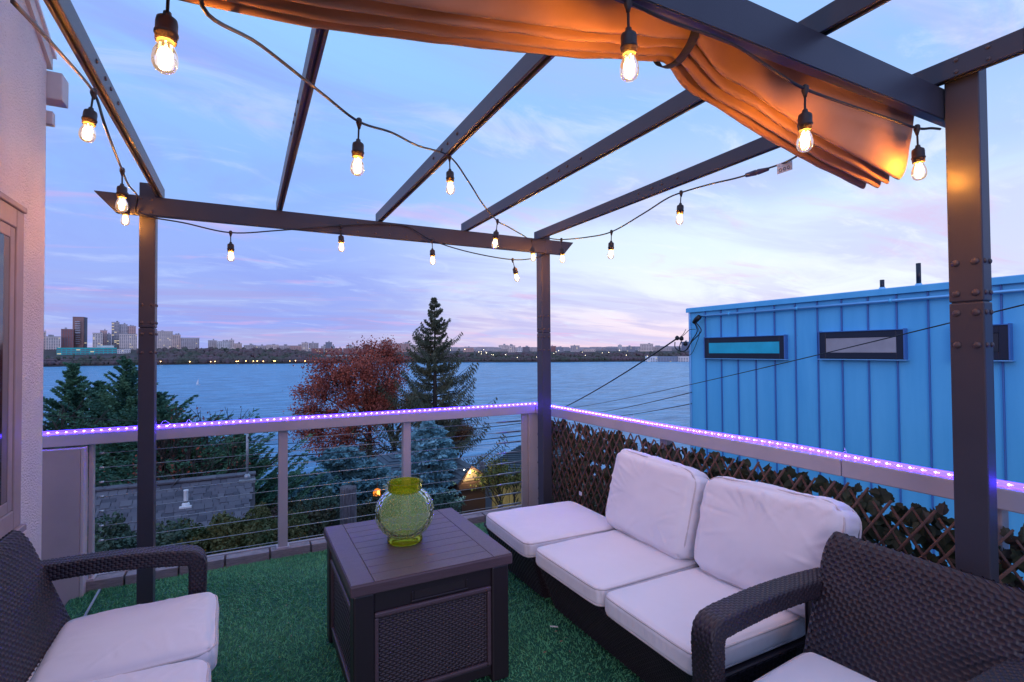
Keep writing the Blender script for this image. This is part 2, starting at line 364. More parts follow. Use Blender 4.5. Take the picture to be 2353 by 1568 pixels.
building(292.5, 312, 750, 802, 'rose', 'lowest pinkish step of the grey tower group beside the post', back=298)
building(274, 315, 768, 805, 'beige', 'wide beige block in front of the grey tower group', back=245, lit=.05)
building(318, 360, 764, 804, 'beige', 'beige block behind the left pergola post', back=262)
building(361, 397, 762, 803, 'beige', 'beige slab just right of the left pergola post', back=255, lit=.08)
building(397, 415, 770, 801, 'tan', 'tan middle step right of the beige slab', back=260)
building(415, 458, 777, 800, 'grey', 'broad grey block with a pale flat roof', back=262, pent=False)
building(478, 498, 783, 799, 'grey', 'small grey block with a rooftop tank before the white slab', back=262)
building(498, 528, 785, 804, 'white', 'white slab block on the crest of the wooded bluff', back=240)
building(526, 538, 782, 801, 'beige', 'narrow beige tower right of the white slab', back=250)
building(538, 556, 790, 801, 'tan', 'low tan block at the end of the bluff crest', back=255)
# glass campus building
gb = building(130, 268, 800, 822, 'teal', 'long teal glass building at the foot of the bluff', back=165, depth=18, win='dark', floor=5.2, bay=9, wfill=.82, pent=False, lit=.07, name='glass_building')
building(269, 300, 803, 816, 'white', 'white wing at the right end of the teal glass building', back=170, depth=16, pent=False)
building(222, 262, 795, 801, 'white', 'white roof block behind the teal glass building', back=190, depth=14, win=None, pent=False)
# windows of the brown tower, each told apart
dd = ray(178.8, 800); azt = math.degrees(math.atan2(dd.x, dd.y)); DT = shore(azt)+262
for k_ in range(7):
    yy = 739+k_*4.1; a = PD(172.5, yy, DT-6.5); c_ = PD(184, yy+1.5, DT-6.5)
    box('window', (a.x, a.y-1, c_.z), (c_.x, a.y+6, a.z), m_fpale, tw, 0)
for k_ in range(6):
    yy = 766+k_*4.6; a = PD(174, yy, DT-6.5); c_ = PD(184, yy+1.8, DT-6.5)
    box('window', (a.x, a.y-1, c_.z), (c_.x, a.y+6, a.z), m_fwin, tw, 0)
# middle stretch
for i, (x0, x1, yt, yb, c, lab) in enumerate([
 (560,588,794,803,'grey','first low grey block above the far trees, right of the tan block'),(588,612,795,803,'grey','second low grey block above the far trees'),
 (612,640,793,803,'beige','third low block above the far trees, beige'),(640,667,795,804,'grey','fourth low grey block above the far trees'),
 (667,701,795,807,'rose','pinkish low block left of the brick row'),(693,708,788,800,'beige','beige block with a water tank above the pinkish low block'),
 (709,732,789,803,'grey','grey block with a dark roof shed left of the water tank tower'),(738,770,796,803,'white','pale low block behind the brick row'),
 (748,763,787,797,'slate','slate tower with a pointed tank above the brick row'),(795,824,796,804,'white','pale block with a flat dark canopy above the brick row'),
 (833,850,793,808,'brick','red gabled block left of the rust oak crown'),(875,902,784,802,'grey','grey ribbed tower with a roof cube above the rust oak'),
 (905,942,790,803,'rose','long pinkish block behind the rust oak crown'),(942,975,794,805,'beige','beige block between the oak and the tall spruce')]):
    building(x0, x1, yt, yb, c, lab, back=250+5*(i % 4), lit=.02)
for i, (x0, x1) in enumerate([(716,731),(732,743),(748,765),(766,786),(789,810),(811,823),(824,838)]):
    building(x0, x1, 801, 816, 'brick', ['first','second','third','fourth','fifth','sixth','seventh'][i]+' brick block from the left in the red row above the arched viaduct', back=185, depth=20, lit=.12, wfill=.4, name='brick_block')
# arched viaduct
m_via = mat('viaduct_concrete', (.55,.56,.55), .8, (.42,.44,.45), .2)
va = thing('arched_viaduct', 'pale concrete viaduct with a row of arches below the brick blocks', 'bridge', PD(790, 826, shore(11)+80))
A = PD(738, 817, shore(10)+95); Bq = PD(862, 817, shore(12)+95); zt = A.z; zb = WATER_Z+9
ax = (Bq-A); ax.z = 0; Lv = ax.length; ax.normalize()
mtv = Matrix.Translation((A.x, A.y, 0)) @ Matrix.Rotation(math.atan2(ax.y, ax.x), 4, 'Z')
box('deck', (0, 0, zt-2.0), (Lv, 12, zt), m_via, va, 0, mtx=mtv)
na = 5; wa = Lv/na
for i in range(na):
    V = []; Fc = []; ns = 14; hw = wa*.42; cxa = (i+.5)*wa; z0 = zb+2; rise = (zt-2.0-z0)*.86
    arch = [(cxa-hw*math.cos(math.pi*j/ns), z0+rise*math.sin(math.pi*j/ns)) for j in range(ns+1)]
    for yy in (.4, 11.6):
        for (xq, zq) in arch: V.append(mtv @ Vector((xq, yy, zq)))
        for (xq, zq) in arch: V.append(mtv @ Vector((xq, yy, zt-2.0)))
    m1 = ns+1
    for j in range(ns):
        Fc += [(j, j+1, m1+j+1, m1+j), (2*m1+j, 3*m1+j, 3*m1+j+1, 2*m1+j+1), (j, 2*m1+j, 2*m1+j+1, j+1)]
    mobj('arch', V, Fc, m_via, va)
for i in range(na+1):
    xq = i*wa; box('pier', (max(xq-wa*.08, 0), .2, zb-8), (min(xq+wa*.08, Lv), 11.8, zt-2.0), m_via, va, 0, mtx=mtv)
# right stretch
for i, (x0, x1, yt, yb, c, lab) in enumerate([
 (1064,1089,800,819,'rose','reddish low block just right of the spruce'),(1091,1106,808,821,'slate','bluish block with a bright end wall right of the spruce'),(1107,1123,808,819,'brick','red roofed block between the spruce and the corner post'),
 (1130,1165,803,814,'grey','wide grey block left of the corner post'),(1146,1167,794,804,'beige','stepped beige tower left of the corner post'),(1167,1184,795,809,'beige','second step of the beige tower left of the corner post'),
 (1184,1200,799,809,'white','pale slab left of the corner post'),(1201,1217,798,810,'dark','dark and pale pair next to the corner post'),(1219,1234,801,812,'grey','grey block touching the corner post'),
 (1266,1278,796,811,'brick','red block just right of the corner post'),(1277,1295,799,811,'slate','slate block second right of the corner post'),(1311,1332,795,809,'grey','lone grey tower with rooftop tanks right of the corner post'),
 (1340,1368,803,810,'beige','low beige row between the lone grey tower and the wire'),(1393,1416,800,812,'slate','slate slab left of the slim white tower'),(1420,1429,794,803,'white','slim white tower on the right skyline'),
 (1440,1460,797,809,'slate','slate tower right of the slim white tower'),(1471,1501,791,803,'beige','widest pale slab on the right skyline'),(1466,1483,801,812,'white','white block in front of the widest pale slab'),
 (1501,1544,798,816,'grey','large grey block behind the service cable'),(1544,1565,800,815,'slate','slate block next to the large grey block'),(1566,1600,786,814,'blue','dark blue tower cut off by the blue house')]):
    building(x0, x1, yt, yb, c, lab, back=200+12*(i % 5), lit=.02, depth=22)
for i, (x0, x1, c) in enumerate([(1483,1511,'white'),(1512,1557,'slate'),(1558,1600,'beige')]):
    building(x0, x1, 820, 832, c, ['pale left', 'slate middle', 'beige right'][i]+' shed of the pier at the waterline by the blue house', D=shore(40)-14, depth=12, win='dark', floor=4, bay=6, pent=False, lit=.06, name='pier_shed')
# far city fill: small roofs too tiny to tell apart
V = []; Fc = []
for i in range(420):
    az = random.choice([random.uniform(2, 48), random.uniform(20, 48)]); s = random.uniform(300, 800); x, y, z = fpos(az, s)
    a = random.uniform(5, 16); h = random.uniform(4, 13); o = len(V)
    for dxq, dyq, dzq in ((-a,-a,-8),(a,-a,-8),(a,a,-8),(-a,a,-8),(-a,-a,h),(a,-a,h),(a,a,h),(-a,a,h)): V.append((x+dxq, y+dyq, z+dzq))
    Fc += [tuple(o+q for q in f_) for f_ in ((0,1,5,4),(1,2,6,5),(2,3,7,6),(3,0,4,7),(4,5,6,7))]
tag(mobj('far_city_roofs', V, Fc, mat('far_city', (.48,.42,.43), .85, (.62,.56,.56), .012)), 'distant jumble of low city roofs along the far ridge', 'city', kind='stuff')
# lamps along the far bank
m_lampglow = emit('far_lamp_glow', (1,.62,.22), 14); m_lampw = emit('far_lamp_white', (1,.85,.6), 9)
lamp_x = [369,436,484,494,524,543,547,565,582,591,605,629,632,666,679,701,722]
for i, x in enumerate(lamp_x):
    d = ray(x, 832); az = math.degrees(math.atan2(d.x, d.y)); p = PD(x, 831.5+random.uniform(-.6,.6)-(x-369)*.006, shore(az)+4)
    lt = thing('street_lamp', 'small orange promenade lamp glowing on the far bank left of the rust oak', 'lamp', (p.x, p.y, p.z-7), 'lamps along the far bank')
    tube('pole', [(p.x, p.y, p.z-7), (p.x, p.y, p.z)], .12, m_froof, lt, 5)
    lathe('lamp_head', [(.1,-.9),(.75,-.45),(.95,0),(.7,.45),(.1,.8)], m_lampglow, lt, 10, (p.x, p.y, p.z))
pts = []; rads = []
for i in range(26):
    az = random.uniform(20, 46); s = random.uniform(8, 170); x, y, z = fpos(az, s); pts.append((x, y, z+random.uniform(8, 12))); rads.append(random.uniform(.45, .75))
tag(blobs('far_bank_lights', pts, rads, m_lampw, 0, 1), 'scattered tiny lights among the far right bank', 'lights', kind='stuff')
# sail boat
sp = PZ(455, 886, WATER_Z); sb = thing('sailboat', 'tiny white sailboat alone on the river', 'boat', sp); s_ = .9
Vh = [(-2*s_,0,.7),(-1.6*s_,-.7*s_,.7),(1.4*s_,-.7*s_,.7),(2.4*s_,0,.8),(1.4*s_,.7*s_,.7),(-1.6*s_,.7*s_,.7),(-1.5*s_,0,-.3),(1.6*s_,0,-.3)]
m_bw = mat('boat_white', (.8,.8,.8), .5)
mobj('hull', [(sp.x+a, sp.y+b_, sp.z+c) for a, b_, c in Vh], [(0,1,2,3,4,5),(0,6,1),(1,6,7,2),(2,7,3),(3,7,4),(4,7,6,5),(5,6,0)], m_bw, sb)
tube('mast', [(sp.x+.3, sp.y, sp.z+.6), (sp.x+.3, sp.y, sp.z+6.5)], .07, m_froof, sb, 5)
mobj('sail', [(sp.x+.25, sp.y, sp.z+1.2), (sp.x-1.7, sp.y+.3, sp.z+1.2), (sp.x+.25, sp.y, sp.z+6.3), (sp.x+.25, sp.y+.06, sp.z+1.2), (sp.x-1.7, sp.y+.36, sp.z+1.2), (sp.x+.25, sp.y+.06, sp.z+6.3)], [(0,1,2),(3,5,4),(0,3,4,1),(1,4,5,2),(2,5,3,0)], m_bw, sb)
# ================================================================== TREES AND PLANTS BELOW THE DECK
def leafmat(name, c1, c2, vs=3, rough=.75): return mat(name, c1, rough, c2, vs, 3, vlo=.4, vhi=.6, spec=.25)
m_bark = mat('bark', (.06,.048,.042), .95, (.035,.03,.028), 9, bump=.8, bscale=30, bdist=.02)
def conifer(name, label, base, H, Rad, m, group=None, layers=34, per=7, t0=.04, pw=.85, rise=.12, droop=.35, tip=.2, tw=.36, hang=.15, nk=4, ns=9, ln=.11, wdt=.35, seed=1, trunk_r=.12, lean=(0,0), irr=.25, gap=0):
    rg = np.random.default_rng(seed); base = Vector(base)
    root = thing(name, label, 'tree', base, group)
    S = []; Dd = []; Ln = []; br = []
    for i in range(layers):
        t = t0+(1-t0)*(i+rg.uniform(0,.8))/layers
        for j in range(per):
            if rg.random() < gap: continue
            a = rg.uniform(0, 2*math.pi); Lb = Rad*max(.045, (1-t)**pw)*rg.uniform(1-irr*1.6, 1+irr); z = H*min(t, .985)
            dr = np.array([math.cos(a), math.sin(a), 0.]); sd = np.array([-dr[1], dr[0], 0.])
            o = np.array([base.x+lean[0]*t*H, base.y+lean[1]*t*H, base.z+z])
            ns_ = max(6, min(ns*2, int(ns*.55+Lb/Rad*ns*1.1))); rs = np.linspace(.12, 1, ns_); q = o+dr*Lb*rs[:,None]; q[:,2] += Lb*(rise*rs-droop*rs**2+tip*rs**3)
            br.append(([tuple(o), tuple(q[ns_//2]), tuple(q[-1])], [max(.006, Lb*.016), max(.004, Lb*.009), .003]))
            for k_ in range(ns_):
                tl = Lb*tw*(1.05-rs[k_]*.75)*rg.uniform(.7, 1.2)+ln*.6
                for sg in (-1, 1, 0):
                    d = dr*(.75 if sg else 1)+sd*sg*rg.uniform(.6, 1.1)+np.array([0,0,rg.uniform(-.15,.15)-hang])
                    S.append(q[k_]); Dd.append(d/np.linalg.norm(d)); Ln.append(tl*(.6 if sg == 0 else 1))
    S = np.array(S); Dd = np.array(Dd); Ln = np.array(Ln); f = (np.arange(nk)+.5)/nk
    C = (S[:,None,:]+Dd[:,None,:]*(Ln[:,None]*f[None])[...,None]).reshape(-1,3); Dx = np.repeat(Dd, nk, 0)
    n = len(C); C = C+rg.normal(0, ln*.28, (n,3)); Dx = unit(Dx+rg.normal(0,.38,(n,3)))
    side = unit(np.cross(Dx, rg.normal(0,1,(n,3)))); l_ = ln*rg.uniform(.6,1.25,(n,1))
    Vt, Fc = diamonds(C, Dx*l_, side*l_*wdt)
    mobj('crown', Vt, Fc, m, root)
    tag(tubes('branch_framework', br[::2], m_bark, root, 4), kind='stuff')
    tube('trunk', [base-Vector((0,0,.3)), base+Vector((lean[0]*H*.5, lean[1]*H*.5, H*.5)), base+Vector((lean[0]*H*.97, lean[1]*H*.97, H*.97))], [trunk_r, trunk_r*.6, .012], m_bark, root, 8)
    return root
def gp(x, Y, yq=1000): p = PY(x, yq, Y); return Vector((p.x, Y, gz(p.x, Y)))
m_spr = leafmat('spruce_needles', (.075,.095,.06), (.13,.135,.08), 1.2)
m_cyp = leafmat('cypress_sprays', (.05,.16,.115), (.11,.25,.14), 1.8)
m_blu = leafmat('blue_spruce_needles', (.17,.38,.44), (.28,.50,.56), 2.5)
m_blu2 = leafmat('blue_spruce_needles_dark', (.10,.25,.29), (.17,.34,.38), 2.5)
b_ = gp(1000, 30); T = PY(1000, 682, 30)
conifer('spruce_tree', 'tall ragged spruce rising above the horizon beside the rust oak', b_, T.z-b_.z, 4.4, m_spr, None, 50, 5, .05, .92, .30, .90, 1.0, .22, 1.25, 6, 18, .085, .24, 3, .22, irr=.36, gap=.12)
b_ = gp(985, 13); T = PY(984, 968, 13)
conifer('blue_spruce_tree', 'dense silvery blue spruce directly behind the vase', b_, T.z-b_.z, 1.25, m_blu, 'blue spruces in the garden', 30, 12, .02, .62, .12, .12, .12, .30, .02, 4, 8, .075, .42, 5, .08)
b_ = gp(785, 15.5); T = PY(775, 1032, 15.5)
conifer('blue_spruce_tree', 'lower spreading dark blue spruce behind the grey wooden stump', b_, T.z-b_.z, 1.75, m_blu2, 'blue spruces in the garden', 20, 10, .05, .55, .15, .10, .15, .32, .02, 4, 8, .09, .40, 6, .08)
for i, (x, yt, Y, rad, lab, ln_) in enumerate([(165, 838, 15, 1.9, 'leftmost dark cypress rising beside the stucco wall', 0), (290, 826, 14.5, 2.5, 'broad dark cypress behind the left pergola post', 0), (225, 880, 15.5, 1.7, 'slim dark cypress between its two taller neighbours', 0), (362, 905, 13.5, 2.3, 'spreading low cypress to the right of the left pergola post', 0), (550, 985, 13, 1.5, 'small cypress standing at the right end of the shingle roof', 0), (450, 1000, 13.2, 1.9, 'low cypress behind the ridge of the shingle roof', 0)]):
    b_ = gp(x, Y); T = PY(x, yt, Y)
    conifer('cypress_tree', lab, b_, T.z-b_.z, rad, m_cyp, 'dark cypresses behind the shingle roof', 64, 5, .03, 1.1, .72, .08, .10, .20, -.30, 9, 11, .042, .30, 20+i, .1, irr=.5, gap=.05)
# rust oak
def oak(name, label, base, H, spread, m, seed=4, n_leaf=26000, ls=.10, cat='tree', lean=.0, wood=m_bark, tr=.2):
    rd = random.Random(seed); root = thing(name, label, cat, base); segs = []; tips = []
    def grow(p, d, L, r, dep):
        pts = [p]; dd_ = d.copy()
        for k_ in range(3):
            dd_ = (dd_+Vector((rd.uniform(-.16,.16), rd.uniform(-.16,.16), rd.uniform(-.05,.12)))).normalized(); pts.append(pts[-1]+dd_*L/3)
        segs.append((pts, [r, r*.88, r*.76, r*.62]))
        if dep >= 2: tips.extend(pts[2:] if dep == 2 else pts[1:])
        if dep >= 5: return
        nch = rd.choice([2, 3, 3]) if dep else 5
        for c in range(nch):
            a = rd.uniform(0, 2*math.pi); sp = rd.uniform(.45, .95) if dep else rd.uniform(.35, .9)
            o = dd_.orthogonal().normalized(); o.rotate(Matrix.Rotation(a, 3, dd_))
            nd = (dd_+o*sp*spread+Vector((0,0,.06))).normalized(); st = pts[-1] if c < 2 else pts[2]
            grow(st, nd, L*rd.uniform(.62, .84), r*.58, dep+1)
    grow(Vector(base), Vector((lean, 0, 1)).normalized(), H*.235, tr, 0)
    rg = np.random.default_rng(seed); tp = np.array([t_[:] for t_ in tips]); n = n_leaf
    # shade out some tips so the sky shows through
    keep = tp[rg.random(len(tp)) < .72]; idx = rg.integers(0, len(keep), n)
    C = keep[idx]+rg.normal(0, 1, (n,3))*H*.028
    D1 = unit(rg.normal(0,1,(n,3))); D2 = unit(np.cross(D1, rg.normal(0,1,(n,3)))); l_ = ls*rg.uniform(.5,1.2,(n,1))
    Vt, Fc = diamonds(C, D1*l_, D2*l_*.55); mobj('crown', Vt, Fc, m, root)
    tubes('trunk', segs, wood, root, 5); return root
b_ = gp(846, 34)
m_rust = leafmat('rust_leaves', (.46,.12,.075), (.28,.075,.06), .8)
def lobed_oak(name, label, base, lobes, Y, m, n_leaf, ls, seed=3, tr=.19):
    # a short trunk forking to a limb for every leafy mass of the crown, each limb ending in its own twigs
    rd = random.Random(seed); rg = np.random.default_rng(seed); root = thing(name, label, 'tree', base); base = Vector(base); segs = []; Cs = []
    fork = [base+Vector((.05,0,1.9)), base+Vector((.15,.1,3.0)), base+Vector((.1,.1,4.2))]
    segs.append(([base-Vector((0,0,.4)), base+Vector((0,0,1)), fork[0], fork[1], fork[2]], [tr*1.25, tr, tr*.9, tr*.75, tr*.5]))
    tot = sum(r_*r_ for _, _, r_ in lobes)
    for (x, y, r_) in lobes:
        c = PY(x, y, Y+rd.uniform(-1.6, 1.6)); R_ = r_/1182.8*Y*1.08
        f_ = min(fork, key=lambda q: abs(q.z-(c.z-1.0))) if c.z > fork[0].z else base+Vector((0,0,1.2))
        mid = f_.lerp(c, .55)+Vector((rd.uniform(-.2,.2), rd.uniform(-.2,.2), .25)); segs.append((crom([f_, mid, c], 5), list(np.linspace(tr*.42, .02, 11))))
        ends = []
        for k_ in range(16):
            d = Vector((rd.gauss(0,1), rd.gauss(0,1), rd.gauss(.15,.8))).normalized(); st = mid.lerp(c, rd.uniform(.3,1)); e = c+Vector((d.x*R_*1.15, d.y*R_*1.15, d.z*R_*.9))*rd.uniform(.6,1.0)
            q = st.lerp(e,.5)+Vector((rd.uniform(-.15,.15), rd.uniform(-.15,.15), rd.uniform(-.05,.15))); pts_ = crom([st, q, e], 3); segs.append((pts_, list(np.linspace(.028,.008,len(pts_))))); ends += [q.lerp(e, t_) for t_ in (.1,.4,.7,1)]
            for j in range(3):
                e2 = e.lerp(q, rd.uniform(0,.6))+Vector((rd.gauss(0,.35), rd.gauss(0,.35), rd.gauss(.05,.3)))*R_*.6; segs.append(([q.lerp(e,.5), e2], [.012,.005])); ends.append(e2)
        nl = int(n_leaf*r_*r_/tot); E_ = np.array([e[:] for e in ends]); Cs.append(E_[rg.integers(0, len(E_), nl)]+rg.normal(0,1,(nl,3))*np.array([.24,.24,.19])*R_**.5)
    C = np.concatenate(Cs); n = len(C); D1 = unit(rg.normal(0,1,(n,3))); D2 = unit(np.cross(D1, rg.normal(0,1,(n,3)))); l_ = ls*rg.uniform(.5,1.25,(n,1)); Vt, Fc = diamonds(C, D1*l_, D2*l_*.6)
    mobj('crown', Vt, Fc, m, root); tubes('trunk', segs, m_bark, root, 5); return root
lobed_oak('oak_tree', 'spreading oak with rust red autumn leaves left of the tall spruce', b_-Vector((0,0,.4)), [(760,872,52),(828,838,52),(878,815,40),(722,905,36),(800,905,56),(745,960,44),(868,880,52),(812,990,46),(712,1000,34),(895,945,44),(765,1030,36),(850,1040,36),(700,945,22),(905,830,32)], 34, m_rust, 31000, .075)
b_ = gp(1045, 33)
oak('oak_tree', 'smaller russet tree peeking out under the right side of the tall spruce', b_, 5.6, 1.0, leafmat('russet_leaves', (.38,.13,.06), (.20,.10,.05), .9), 15, 14000, .065, tr=.12)
b_ = gp(905, 36)
oak('oak_tree', 'yellowing tree crown between the rust oak and the spruce', b_+Vector((0,0,.5)), 9.3, .85, leafmat('amber_leaves', (.42,.20,.05), (.28,.12,.05), .8), 19, 17000, .07)
# bare shrubs
def bare(name, label, base, H, seed, m=m_bark, cat='shrub', leaves=0, lm=None):
    rd = random.Random(seed); root = thing(name, label, cat, base); segs = []; tips = []
    def g_(p, d, L, r, dep):
        q = p+d*L; segs.append(([p, (p+q)/2+Vector((rd.uniform(-.05,.05)*L, rd.uniform(-.05,.05)*L, 0)), q], [r, r*.8, r*.6])); tips.append(q)
        if dep > 3: return
        for c in range(3): g_(p+d*L*rd.uniform(.5,1), (d+Vector((rd.uniform(-.7,.7), rd.uniform(-.7,.7), rd.uniform(-.1,.5)))).normalized(), L*.66, r*.6, dep+1)
    for c in range(4): g_(Vector(base), Vector((rd.uniform(-.4,.4), rd.uniform(-.4,.4), 1)).normalized(), H*.38, H*.012, 0)
    tubes('stem', segs, m, root, 4)
    if leaves:
        rg = np.random.default_rng(seed); tp = np.array([t_[:] for t_ in tips]); C = tp[rg.integers(0, len(tp), leaves)]+rg.normal(0,.05,(leaves,3))
        D1 = unit(rg.normal(0,1,(leaves,3))); D2 = unit(np.cross(D1, rg.normal(0,1,(leaves,3)))); l_ = .032*rg.uniform(.6,1.3,(leaves,1))
        Vt, Fc = diamonds(C, D1*l_, D2*l_*.6); mobj('foliage', Vt, Fc, lm, root)
    return root
p = gp(112, 13); bare('bare_tree', 'leafless thin tree against the water beside the stucco wall', p, 4.6, 3, cat='tree')
m_shrub = leafmat('shrub_leaves', (.03,.045,.02), (.055,.05,.025), 5)
m_lime = leafmat('lime_leaves', (.16,.17,.03), (.10,.12,.03), 5)
p = PY(1166, 1165, 11.2); bare('climbing_shrub', 'loose yellow green shrub tumbling over the lit plank fence', (p.x, 11.2, -2.8), 2.1, 8, leaves=1600, lm=m_lime)
p = gp(610, 9.2); bare('bare_shrub', 'reddish leafless shrub at the right end of the shingle roof', (p.x+.4, 9.2, -2.8), 2.1, 12, leaves=500, lm=leafmat('plum_leaves', (.07,.035,.035), (.05,.04,.03), 4))
p = PY(435, 1010, 12); bare('red_leaf_shrub', 'twiggy shrub with red leaves behind the purple lit rail', (p.x, 12, -2.8), 4.0, 17, leaves=500, lm=leafmat('scarlet_leaves', (.24,.05,.03), (.14,.05,.03), 4))
# leafy mounds
def mound(name, label, lo, hi, n, m, ls=.03, seed=1, cat='hedge', core=(.012,.018,.012), group=None, bumpy=.22):
    rg = np.random.default_rng(seed); lo = np.array(lo); hi = np.array(hi); c = (lo+hi)/2; h = (hi-lo)/2
    root = thing(name, label, cat, (c[0], c[1], lo[2]), group)
    d = unit(rg.normal(0,1,(n,3))); d[:,2] = np.abs(d[:,2])*.9+d[:,2]*.1
    sq = np.max(np.abs(d),1,keepdims=True); e = d/(sq**.8)     # between ball and box
    bumps = 1+bumpy*(np.sin(e[:,0]*7+seed)*np.cos(e[:,1]*6)+np.sin(e[:,0]*15+e[:,2]*11+seed*2)*.6)[:,None]*.6
    e[:,2] = e[:,2]*2-1
    C = c+e*h*(1+(bumps-1)*np.array([1,1,.45]))*rg.uniform(.9,1.03,(n,1))
    C[:,2] = np.maximum(C[:,2], lo[2])
    D1 = unit(rg.normal(0,1,(n,3))); D2 = unit(np.cross(D1, rg.normal(0,1,(n,3)))); l_ = ls*rg.uniform(.6,1.3,(n,1))
    Vt, Fc = diamonds(C, D1*l_, D2*l_*.62); mobj('foliage', Vt, Fc, m, root)
    V = icoV/np.maximum(np.max(np.abs(icoV),1,keepdims=True)**.8, .4); V = c+V*h*.84; mobj('inner_branches', V, icoF, mat(name+'_core', core, 1), root)  # added dark core that blocks the view through, standing for the shade inside
    return root
m_hedge = leafmat('hedge_leaves', (.05,.09,.035), (.10,.11,.04), 2.2)
m_hedge2 = leafmat('hedge_leaves_blue', (.035,.085,.065), (.07,.12,.08), 3)
mound('hedge', 'clipped leafy hedge below the cables, left half with bluish leaves', (-2.9,5.5,-2.8), (-.60,7.0,-.20), 60000, m_hedge2, .022, 2, group='hedge below the railing')
mound('hedge', 'clipped leafy hedge below the cables, right half with olive leaves', (-.85,5.5,-2.8), (.72,7.1,-.34), 52000, m_hedge, .022, 3, group='hedge below the railing')
for i, (x, yt, Y, wd, lab, mm) in enumerate([(700,1175,8.2,.8,'dark low shrub just left of the grey wooden stump',m_shrub),(745,1140,10.5,1.0,'dark shrub under the lower blue spruce',m_hedge2),(850,1165,9.2,.8,'dark shrub between the wooden stump and the vase',m_shrub),(640,1160,11.5,1.2,'brownish shrub below the teal screen',m_shrub),(1010,1140,10,.9,'dark shrub under the silvery blue spruce',m_hedge2),(905,1135,12.5,1.0,'shrub in front of the lattice summer house',m_shrub),(720,1225,7.2,.7,'low dark shrub at the rail between two posts',m_shrub),(940,1190,7.6,.7,'low dark shrub hidden behind the storage table',m_shrub)]):
    p = PY(x, yt, Y); mound('shrub', lab, (p.x-wd/2, Y-wd/2, -2.85), (p.x+wd/2, Y+wd/2, p.z), 3800, mm, .028, 40+i, 'shrub', group='garden shrubs', bumpy=.4)
# ground cover in the garden
n = 26000; X = RNG.uniform(-4, 14, n); Yy = RNG.uniform(5.2, 26, n); Zz = np.array([gz(a, b_) for a, b_ in zip(X, Yy)])+RNG.uniform(0,.12,n)
C = np.stack([X, Yy, Zz], 1); D1 = unit(RNG.normal(0,1,(n,3))+np.array([0,0,.8])); D2 = unit(np.cross(D1, RNG.normal(0,1,(n,3))))
Vt, Fc = diamonds(C, D1*.08, D2*.03); tag(mobj('garden_undergrowth', Vt, Fc, m_shrub), 'dark undergrowth covering the garden slope', 'undergrowth', kind='stuff')
# ================================================================== NEIGHBOUR ROOFS, SHEDS, FENCE
# grey shingle roof
RY, RZ, RS = 10.5, -.69, .45
def roof_pt(x, y):
    d = ray(x, y); t_ = (RZ-RS*RY-CAM_H)/(d.z-RS*d.y); return Vector((0,0,CAM_H))+d*t_
hs = thing('shingle_house', 'low neighbouring house under a grey shingle roof below the railing', 'house', (-2.5, 9.5, -2.9))
m_sid = mat('house_siding', (.25,.26,.28), .8)
box('wall', (-6.5, 8.75, -3.3), (.02, 12.2, -1.62), m_sid, hs, 0)
SL = math.sqrt(1+RS*RS); ang = math.atan(RS); Lr = 2.2*SL
m_deckd = mat('roof_felt', (.04,.042,.05), .9)
rt = Matrix.Translation((0, RY, RZ)) @ Matrix.Rotation(ang, 4, 'X')       # local -y runs down the near slope
rf = box('roof', (-6.8, -Lr, -.06), (.15, 0, -.004), m_deckd, hs, 0, mtx=rt)
rt2 = Matrix.Translation((0, RY, RZ)) @ Matrix.Rotation(-ang, 4, 'X')
box('roof', (-6.8, .003, -.06), (.15, 2.2, -.004), m_deckd, hs, 0, mtx=rt2)
shm = []
for i, c in enumerate([(.125,.13,.16),(.105,.11,.14),(.145,.15,.18),(.075,.08,.105),(.12,.12,.15)]):
    bm = bmesh.new(); bm_box(bm, (-.5,-.5,0), (.5,.5,1), 0); me = bpy.data.meshes.new('shingle'); bm.to_mesh(me); bm.free()
    me.materials.append(mat('shingle_%d' % i, c, .92, tuple(v*.75 for v in c), 22, bump=.5, bscale=220, bdist=.004)); shm.append(me)
ex = .10; rows = int(Lr/ex); cnt = 0
rd = random.Random(5)
restV = []; restF = []
for r_ in range(rows+1):
    x = .16-rd.uniform(0,.12)
    while x > -4.6:
        wd = rd.choice([.10,.13,.16,.19,.12]); th = rd.choice([.007,.011,.019]); y0 = -r_*ex
        mtx = rt @ Matrix.Translation((x-wd/2, y0-ex*.5-.012, .002+rd.uniform(0,.002))) @ Matrix.Rotation(R(2.4), 4, 'X') @ Matrix.Diagonal((wd-.006, ex+.035, th, 1))
        if x > -2.35 and cnt < 295:
            inst('shingle', rd.choice(shm), rf, mtx); cnt += 1
        else:
            o = len(restV)
            for q in ((-.5,-.5,0),(.5,-.5,0),(.5,.5,0),(-.5,.5,0),(-.5,-.5,1),(.5,-.5,1),(.5,.5,1),(-.5,.5,1)): restV.append(mtx @ Vector(q))
            restF += [tuple(o+k_ for k_ in f_) for f_ in ((4,5,6,7),(0,1,5,4),(1,2,6,5),(3,0,4,7))]
        x -= wd
if restV: tag(mobj('shingle_field', restV, restF, shm[0].materials[0], rf), kind='stuff')
for i in range(14):
    mtx = Matrix.Translation((.02-i*.31, RY, RZ+.012)); o = box('ridge_cap', (-.16,-.11,-.02), (.15,.11,.012), shm[i % 3].materials[0], rf, .006, mtx=mtx)
m_pvc = mat('white_pvc', (.75,.78,.8), .4)
v = roof_pt(427, 1163)
vt = thing('vent_pipe', 'white plastic vent pipe standing on the grey shingle roof', 'pipe', v)
box('flashing', (v.x-.085, v.y-.09, v.z-.035), (v.x+.085, v.y+.06, v.z+.012), m_pvc, vt, .004)
lathe('collar', [(.062,.0),(.058,.03),(.044,.055),(.04,.06)], m_pvc, vt, 20, (v.x, v.y, v.z))
